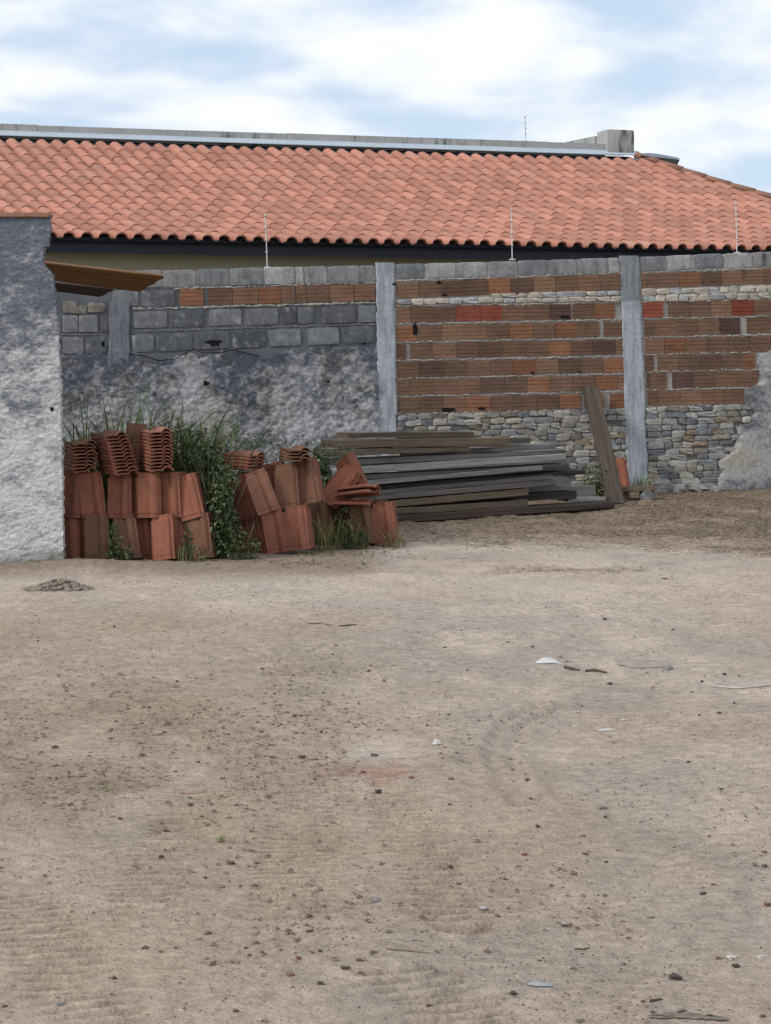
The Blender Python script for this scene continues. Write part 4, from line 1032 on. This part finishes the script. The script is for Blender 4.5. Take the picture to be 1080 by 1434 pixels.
plant('weed', gp(161, 16.92), 'low dark weed growing in the gap of the bottom tile row', 'weed', None, leaves=leaves(420, multi(ell(0, 0, .16, .05, .05, .17), ell(.05, -.03, .06, .12, .06, .07)), .035, DG, 706), stems=stems(7, (.06, .05), .3, .004, 707))
plant('weed', gp(268, 16.88), 'low weed at the foot of the leaning end tiles', 'weed', None, leaves=leaves(260, multi(ell(0, 0, .07, .14, .06, .09), ell(-.03, 0, .2, .05, .05, .14)), .03, MG + DG, 708), blades=blades(30, None, (.15, .05), .05, .2, .5, .004, GR, 709))
plant('weed', gp(340, 17.0), 'low dark weed before the shaded tiles of the tumbled pile', 'weed', None, leaves=leaves(700, multi(ell(0, 0, .1, .16, .08, .13), ell(-.1, .05, .25, .1, .08, .18)), .034, DG, 710), stems=stems(12, (.2, .1), .35, .004, 711))
YG = [(.19, .21, .06), (.15, .18, .055), (.24, .22, .085), (.11, .15, .045)]
plant('grass_clump', gp(455, 18.0), 'yellow-green grass tuft before the tumbled tiles', 'grass', None, blades=blades(85, None, (.15, .06), .12, .44, .6, .0045, YG, 712, .5, 5, .15))
plant('grass_clump', gp(492, 18.1), 'dry mixed grass under the bridging tile', 'grass', None, blades=blades(110, None, (.17, .07), .1, .34, .8, .0038, DG + YG, 713, .7, 5, .2), leaves=leaves(620, multi(ell(0, 0, .08, .18, .07, .09), ell(-.02, .3, .2, .16, .08, .18)), .03, DG, 714))
plant('weed', gp(550, 18.25), 'wispy dry grass at the foot of the bright end tile', 'weed', None, blades=blades(50, None, (.12, .07), .06, .3, .8, .0035, YG, 715, .8, 5, .45))
q = P(449, 690, S3 + .45)
plant('weed_bush', (q.x, q.y, gzs(q.x, q.y)), 'scrubby weed rising through the middle of the tumbled pile', 'bush', None, leaves=leaves(900, multi(ell(0, 0, .75, .10, .12, .13), ell(.02, 0, .6, .09, .12, .14)), .035, MG + YG[:1], 716), blades=blades(50, None, (.1, .1), .5, .9, .25, .004, YG, 717), stems=stems(10, (.1, .1), .8, .004, 718))
plant('grass_clump', gp(383, 18.2), 'broad-leaved green grass behind the tumbled pile', 'grass', None, blades=blades(60, None, (.14, .12), .75, 1.02, .35, .012, GR, 719, .6, 6))
plant('weed_bush', gp(330, 18.6), 'sparse weeds against the grey plaster behind the tumbled pile', 'bush', None, leaves=leaves(700, multi(ell(0, 0, .95, .2, .15, .14), ell(.35, 0, .9, .25, .15, .12), ell(.8, .1, .85, .3, .15, .1)), .03, MG, 720), blades=blades(90, None, (.6, .2), .6, 1.05, .25, .005, GR, 721), stems=stems(20, (1.0, .2), 1.0, .004, 722))
plant('weed', gp(836, 29.4 * KD), 'dark green weed between the stack end and the leaning beam', 'weed', None, leaves=leaves(600, multi(ell(0, 0, .3, .18, .2, .16), ell(.02, 0, .12, .1, .15, .14)), .045, DG, 723), stems=stems(10, (.2, .2), .4, .004, 724))
q = wl(W(893, 690)[0], -.18, 0); plant('grass_clump', (q.x, q.y, gzs(q.x, q.y)), 'short grass sprouting at the pillar foot', 'grass', None, blades=blades(70, None, (.16, .06), .12, .3, .5, .005, GR, 725))
plant('grass_clump', gp(309, gd(1178)), 'tiny green tuft alone on the bare dirt', 'grass', None, blades=blades(26, None, (.014, .012), .012, .035, .9, .0014, YG, 726))
plant('grass_clump', gp(142, gd(1107)), 'flat green tuft pressed into the dirt', 'grass', None, blades=blades(40, None, (.05, .03), .008, .025, 1.6, .0016, YG, 727, .9))

# ------------------------------------------------------------------ loose things on the dirt
SG = 'loose stones on the dirt lot'; DK, BRN, RED, WHT, GRY = (.085, .07, .06), (.15, .105, .078), (.19, .095, .07), (.45, .42, .37), (.22, .205, .19)
lab = {0: 'small dark stone lying on the bare dirt', 1: 'small brown clod lying on the bare dirt', 2: 'small reddish brick crumb lying on the bare dirt', 3: 'small whitish pebble lying on the bare dirt', 4: 'small grey stone lying on the bare dirt'}
cl = (DK, BRN, RED, WHT, GRY)
ROCKS = []
for (ox, oy, s_, lst) in (
    (0, 1050, 2, [(533, 148, 20, 9, 1), (437, 205, 30, 11, 0), (648, 313, 28, 12, 0), (422, 407, 24, 11, 1), (583, 512, 24, 10, 1), (596, 593, 24, 22, 1), (492, 549, 16, 12, 4), (836, 590, 20, 11, 2), (814, 634, 28, 12, 2), (899, 661, 26, 14, 0), (1006, 605, 26, 12, 1), (698, 574, 14, 12, 2), (868, 518, 28, 9, 0), (170, 712, 28, 14, 4), (1052, 432, 32, 12, 4), (575, 354, 12, 9, 1), (336, 193, 18, 9, 1), (720, 309, 22, 8, 1), (897, 574, 14, 9, 0), (743, 574, 12, 8, 1), (452, 302, 20, 8, 0), (870, 127, 20, 12, 4), (1060, 103, 22, 9, 0), (672, 384, 14, 8, 1), (660, 735, 22, 9, 1), (14, 714, 16, 9, 2), (320, 636, 16, 12, 0), (688, 550, 12, 13, 1), (1023, 645, 20, 8, 1), (968, 629, 30, 9, 0)]),
    (540, 1050, 2, [(940, 105, 14, 9, 0), (849, 21, 12, 8, 0), (72, 284, 24, 10, 2), (390, 291, 18, 9, 2), (560, 286, 20, 9, 2), (618, 305, 12, 8, 0), (500, 486, 20, 12, 0), (313, 465, 16, 11, 1), (248, 455, 22, 16, 4), (275, 450, 28, 9, 3), (358, 690, 28, 9, 0), (274, 718, 14, 9, 1), (830, 739, 28, 14, 4), (810, 631, 44, 18, 0), (983, 605, 26, 9, 0), (932, 585, 16, 10, 2), (1053, 585, 26, 11, 3), (973, 583, 38, 13, 3), (890, 407, 24, 8, 0), (1070, 440, 24, 14, 2), (1062, 330, 16, 12, 1), (988, 321, 20, 9, 3), (1062, 289, 18, 9, 1), (918, 383, 14, 9, 2), (1058, 752, 24, 9, 1), (206, 386, 14, 7, 0), (181, 333, 18, 7, 1), (120, 720, 16, 9, 2), (141, 709, 20, 6, 2), (616, 183, 12, 7, 0), (426, 208, 12, 12, 0), (407, 122, 12, 8, 0), (874, 182, 14, 9, 3), (748, 752, 18, 7, 1), (180, 148, 14, 7, 0), (608, 152, 32, 12, 4), (398, 72, 20, 6, 0), (184, 70, 22, 8, 2), (72, 58, 18, 8, 2)]),
    (540, 680, 2, [(630, 545, 18, 9, 0), (949, 529, 14, 8, 0), (886, 543, 12, 7, 0), (935, 631, 16, 8, 0), (879, 638, 9, 7, 0), (166, 447, 14, 6, 0), (344, 442, 12, 6, 0), (412, 455, 10, 7, 0), (527, 420, 14, 7, 0), (805, 407, 12, 7, 0), (977, 601, 9, 7, 0), (468, 623, 10, 7, 1), (116, 656, 9, 7, 0), (615, 378, 12, 9, 0), (490, 483, 14, 9, 4), (508, 491, 13, 9, 4), (783, 262, 18, 6, 1), (792, 506, 32, 16, 4), (857, 571, 12, 6, 1), (902, 79, 14, 9, 0), (776, 108, 14, 7, 3), (199, 176, 18, 7, 3), (240, 163, 18, 6, 3)]),
    (0, 740, 2, [(899, 559, 12, 9, 0), (825, 519, 14, 8, 0), (842, 519, 10, 7, 0), (496, 436, 10, 8, 0), (735, 398, 12, 8, 0), (906, 460, 12, 6, 1), (1048, 622, 24, 10, 0), (845, 620, 26, 13, 2), (762, 621, 18, 8, 2), (154, 602, 22, 12, 1), (492, 661, 14, 8, 2), (1018, 664, 16, 8, 2), (398, 615, 16, 10, 1), (106, 315, 8, 6, 0), (320, 275, 9, 5, 0), (605, 515, 8, 6, 1), (468, 538, 24, 7, 1), (460, 555, 14, 8, 1), (1034, 408, 12, 7, 2), (995, 545, 9, 7, 1), (640, 562, 14, 6, 2), (555, 636, 16, 8, 1), (310, 576, 20, 7, 1)])):
    for (x_, y_, w, h, k) in lst: ROCKS.append((ox + x_ / s_, oy + y_ / s_ + h / s_ * .5, w / s_, h / s_, k))
for (x_, y_, w, h, k) in ROCKS: rock(x_, y_, w, h, cl[k], lab[k], SG, depth=random.uniform(.7, 1.3))
# heap of gravel by the near wall
hx, hd = (82 - CX) / F * gd(824), gd(824)
r = random.Random(5); parts = []
for i in range(170):
    a = r.uniform(0, 6.28); q = math.sqrt(r.random()); X = .26 * q * math.cos(a); Yv = .2 * q * math.sin(a); zz0 = .085 * max(0, 1 - q) ** 1.1
    vv, ff = rounded_box(i + 900, .2, 2.6, 2); s_ = r.uniform(.02, .055); parts.append(([(x * s_ + X, y * s_ + Yv, z * s_ * .6 + zz0 + .004) for x, y, z in vv], ff))
cv = [(0, 0, .08)] + [(.27 * math.cos(a) * r.uniform(.85, 1.1), .2 * math.sin(a), -.01) for a in np.linspace(0, 6.28, 24, endpoint=False)]
parts.append((cv, [(0, 1 + i, 1 + (i + 1) % 24) for i in range(24)]))
o = ob('gravel_heap', mesh('gravel_heap', *join(parts), MAT['stone']), loc=(hx, hd, gzs(hx, hd)), color=(.25, .205, .165)); tag(o, 'low heap of grey gravel before the plastered wall', 'gravel heap')
# scraps and sticks
def crumple(px, py, wpx, hpx, color, label, seed, cat='scrap', name='plastic_scrap', dep=.5, nseg=8, mat_='plastic'):
    d = gd(py); w = wpx / F * d; h = hpx / F * d; r = random.Random(seed); x0 = (px - CX) / F * d
    V = []; Fc = []; ny = 5
    for layer in (0, 1):
        for j in range(ny + 1):
            for i in range(nseg + 1):
                a, b = i / nseg - .5, j / ny - .5; rr = max(0, 1 - (2 * a) ** 2) * max(0, 1 - (2 * b) ** 2)
                xx = a * w + r.uniform(-.03, .03) * w; yy = b * dep * w * (1.0 - .3 * abs(a)) + r.uniform(-.03, .03) * w
                zz0 = gzs(x0 + xx, d + yy) + .003 + (h * (rr * r.uniform(.55, 1.1)) if layer else 0)
                V.append((xx, yy, zz0))
    S = (nseg + 1) * (ny + 1)
    for j in range(ny):
        for i in range(nseg):
            a = j * (nseg + 1) + i; Fc.append((S + a, S + a + 1, S + a + nseg + 2, S + a + nseg + 1)); Fc.append((a, a + nseg + 1, a + nseg + 2, a + 1))
    o = ob(name, mesh(name, V, Fc, MAT[mat_], True), loc=(x0, d, 0), color=color); tag(o, label, cat)
crumple(768, 930, 34, 8, (.56, .55, .53), 'white crumpled plastic bag lying beside two sticks', 1, 'plastic bag', 'plastic_bag')
crumple(612, 1038, 14, 10, (.5, .48, .44), 'small upright white paper scrap on open dirt', 2)
crumple(849, 1019, 20, 3, (.5, .48, .44), 'thin flat white scrap on the dirt', 3)
crumple(873, 1005, 11, 2, (.46, .44, .4), 'tiny pale scrap beyond the thin flat white one', 4)
crumple(757, 1384, 34, 5, (.30, .315, .31), 'flat pale blue-grey shard lying in the dirt', 5, 'shard', 'shard')
crumple(900, 930, 74, 2.5, (.32, .28, .24), 'patch of broken grey cement stuck in the dirt', 6, 'cement patch', 'cement_patch', .8, 14, 'stone')
crumple(965, 1433, 110, 7, (.2, .17, .14), 'curled dark strip of bark lying on the dirt', 8, 'bark', 'bark_strip', .12, 14, 'wood')
d_ = gd(962); pts = [(990, 959), (1010, 961.5), (1035, 963), (1060, 962), (1085, 960), (1120, 958)]
V = []
wp = []
for (x_, y_) in pts: dq = gd(y_); xx = (x_ - CX) / F * dq; wp.append((xx, dq, gzs(xx, dq) + .006))
o = ob('plastic_strip', mesh('plastic_strip', *tube(wp, [.002, .005, .006, .006, .006, .004], 5), MAT['plastic']), color=(.5, .48, .45)); tag(o, 'long white plastic strip lying on the dirt', 'strip')
wp = [((x_ - CX) / F * gd(y_), gd(y_), gzs((x_ - CX) / F * gd(y_), gd(y_)) + .005) for x_, y_ in ((992, 956), (1020, 955.5), (1050, 957), (1100, 956))]
def stick(pts, rad, label, color=(.1, .075, .055)):
    wp = []
    for (x_, y_) in pts: dq = gd(y_); xx = (x_ - CX) / F * dq; wp.append((xx, dq, gzs(xx, dq) + rad * .7))
    o = ob('stick', mesh('stick', *tube(wp, [rad * .7] + [rad] * (len(wp) - 2) + [rad * .5], 5), MAT['wood']), color=color); tag(o, label, 'stick', 'sticks on the dirt')
stick([(791, 936), (800, 938), (812, 939.5)], .011, 'short stick between the plastic bag and a longer stick')
stick([(820, 940.5), (835, 940), (850, 941.5)], .010, 'longer dark stick beside the short one near the plastic bag')
stick([(432, 873), (448, 876), (463, 879)], .006, 'thin twig lying on the pale dirt before the tumbled tiles')
stick([(475, 879), (490, 878), (500, 876)], .005, 'thin twig end lying past the other thin twig')
stick([(898, 1413), (913, 1412), (928, 1409)], .004, 'thin dark stick lying straight on the dirt')
stick([(540, 1337), (575, 1339), (603, 1341)], .003, 'long thin straw lying on the tracked dirt', (.2, .15, .1))
stick([(245, 1104), (262, 1106), (277, 1109)], .006, 'pinkish wooden splinter lying among dry debris', (.3, .2, .17))
stick([(805, 1327), (818, 1327), (825, 1324)], .003, 'short bent twig on the bare dirt')

# ---- uncountable litter and grit
def scatter(name, X, Y, size, flat_, cols, mat_, label, seed, twig=0):
    r = np.random.default_rng(seed); n = len(X); Z = gz(X, Y)
    if twig:
        tw = twig; base = np.array([[-.5, -tw, 0], [.5, -tw * .7, 0], [.5, tw, 0], [-.5, tw * .6, 0], [0, -tw * 1.4, .05 + tw * .8], [0, tw * 1.4, .05 + tw * .8]])
        tri = np.array([[0, 4, 5], [0, 5, 3], [4, 1, 2], [4, 2, 5]])
    else:
        base = np.array([[1, .1, 0], [.1, .6, .1], [-1, -.1, 0], [0, -.6, .1], [.25, .1, .8], [.0, .0, -.6]]) * .5
        tri = np.array([[0, 1, 4], [1, 2, 4], [2, 3, 4], [3, 0, 4], [1, 0, 5], [2, 1, 5], [3, 2, 5], [0, 3, 5]])
    nb = len(base); v = base[None] * (1 + r.uniform(-.3, .3, (n, nb, 1)))
    v = v * size[:, None, None]; v[..., 2] *= flat_
    th = r.uniform(0, 2 * np.pi, n); c, s_ = np.cos(th)[:, None], np.sin(th)[:, None]
    tl = r.uniform(-.25, .35, n)[:, None] if twig else 0
    x, y, z = v[..., 0], v[..., 1], v[..., 2] + (tl * np.abs(v[..., 0]) if twig else 0)
    o_ = np.stack([x * c - y * s_ + X[:, None], x * s_ + y * c + Y[:, None], z + Z[:, None] + (.002 if twig else size[:, None] * .12)], -1).reshape(-1, 3)
    f = (tri[None] + (np.arange(n) * nb)[:, None, None]).reshape(-1, 3)
    me = bpy.data.meshes.new(name); me.vertices.add(len(o_)); me.vertices.foreach_set('co', o_.astype(np.float32).ravel())
    me.loops.add(f.size); me.loops.foreach_set('vertex_index', f.astype(np.int32).ravel()); me.polygons.add(len(f)); me.polygons.foreach_set('loop_start', np.arange(0, f.size, 3, dtype=np.int32)); me.update(calc_edges=True)
    a = me.color_attributes.new('Col', 'FLOAT_COLOR', 'POINT'); cc = np.ones((len(o_), 4), np.float32)
    cc[:, :3] = np.repeat(cols * r.uniform(.7, 1.3, (n, 1)), nb, 0); a.data.foreach_set('color', cc.ravel()); me.materials.append(MAT[mat_])
    o = ob(name, me); tag(o, label, name.replace('_', ' '), kind='stuff')
def pick(pal, n, r, p=None): return np.array(pal)[r.choice(len(pal), n, p=p)]
r = np.random.default_rng(3)
n = 70000; Y = 4.7 + (26 - 4.7) * r.random(n) ** 1.5; X = r.uniform(-.23, .23, n) * Y; ln = litter_mask(X, Y); keep = (r.random(n) < (.12 + .5 * ss(.4, .65, fbm(X * 2, Y * 1.4, 3, 81)))) & (ln < .5)
X, Y = X[keep], Y[keep]; n = len(X); sz = .003 + .010 * r.random(n) ** 4.0 * (Y / 8) ** .5 + .0016 * (Y / 8)
scatter('grit', X, Y, sz, .55, pick([(.17, .125, .095), (.26, .20, .155), (.12, .095, .075), (.45, .40, .34), (.21, .125, .09)], n, r, [.24, .44, .1, .14, .08]), 'litter', 'fine dark and pale grit strewn over the dirt lot', 82)
n = 260000; Y = 15.4 + 11.3 * r.random(n); X = r.uniform(-.6, 6.8, n); ln = litter_mask(X, Y); keep = r.random(n) < ln * (.25 + .75 * ss(.35, .6, fbm(X * 3, Y * 2, 3, 91)))
X, Y = X[keep], Y[keep]; n = len(X)
scatter('dry_litter', X, Y, r.uniform(.015, .055, n), 1.0, pick([(.24, .18, .125), (.18, .135, .095), (.31, .25, .18), (.12, .092, .07)], n, r), 'litter', 'dry straw and leaf litter along the foot of wall and planks', 83, .06)
n = 80000; Y = 4.7 + 8.5 * r.random(n); X = r.uniform(-.22, .22, n) * Y; dm = debris_mask(X, Y); keep = r.random(n) < dm * .36 + .005
X, Y = X[keep], Y[keep]; n = len(X)
scatter('dry_debris', X, Y, .004 + .022 * r.random(n) ** 2.5, 1.0, pick([(.17, .115, .085), (.13, .095, .07), (.24, .18, .13), (.19, .105, .075)], n, r, [.35, .25, .3, .1]), 'litter', 'dry leaf bits and bark crumbs scattered over the tracked dirt', 84, .22)
n = 6000; Y = r.uniform(16.2, 18.8, n); X = r.uniform(-3, .6, n); keep = r.random(n) < ss(.45, -.5, X) * ss(16.2, 16.9, Y) * ss(18.8, 18.0, Y) * ss(.3, .6, fbm(X * 2, Y * 2, 3, 92)); X, Y = X[keep], Y[keep]; n = len(X)
scatter('leaf_litter', X, Y, r.uniform(.01, .045, n), 1.0, pick([(.15, .11, .07), (.09, .07, .05), (.2, .15, .09), (.08, .1, .04)], n, r), 'litter', 'leaf litter around the feet of the tile piles', 85, .15)
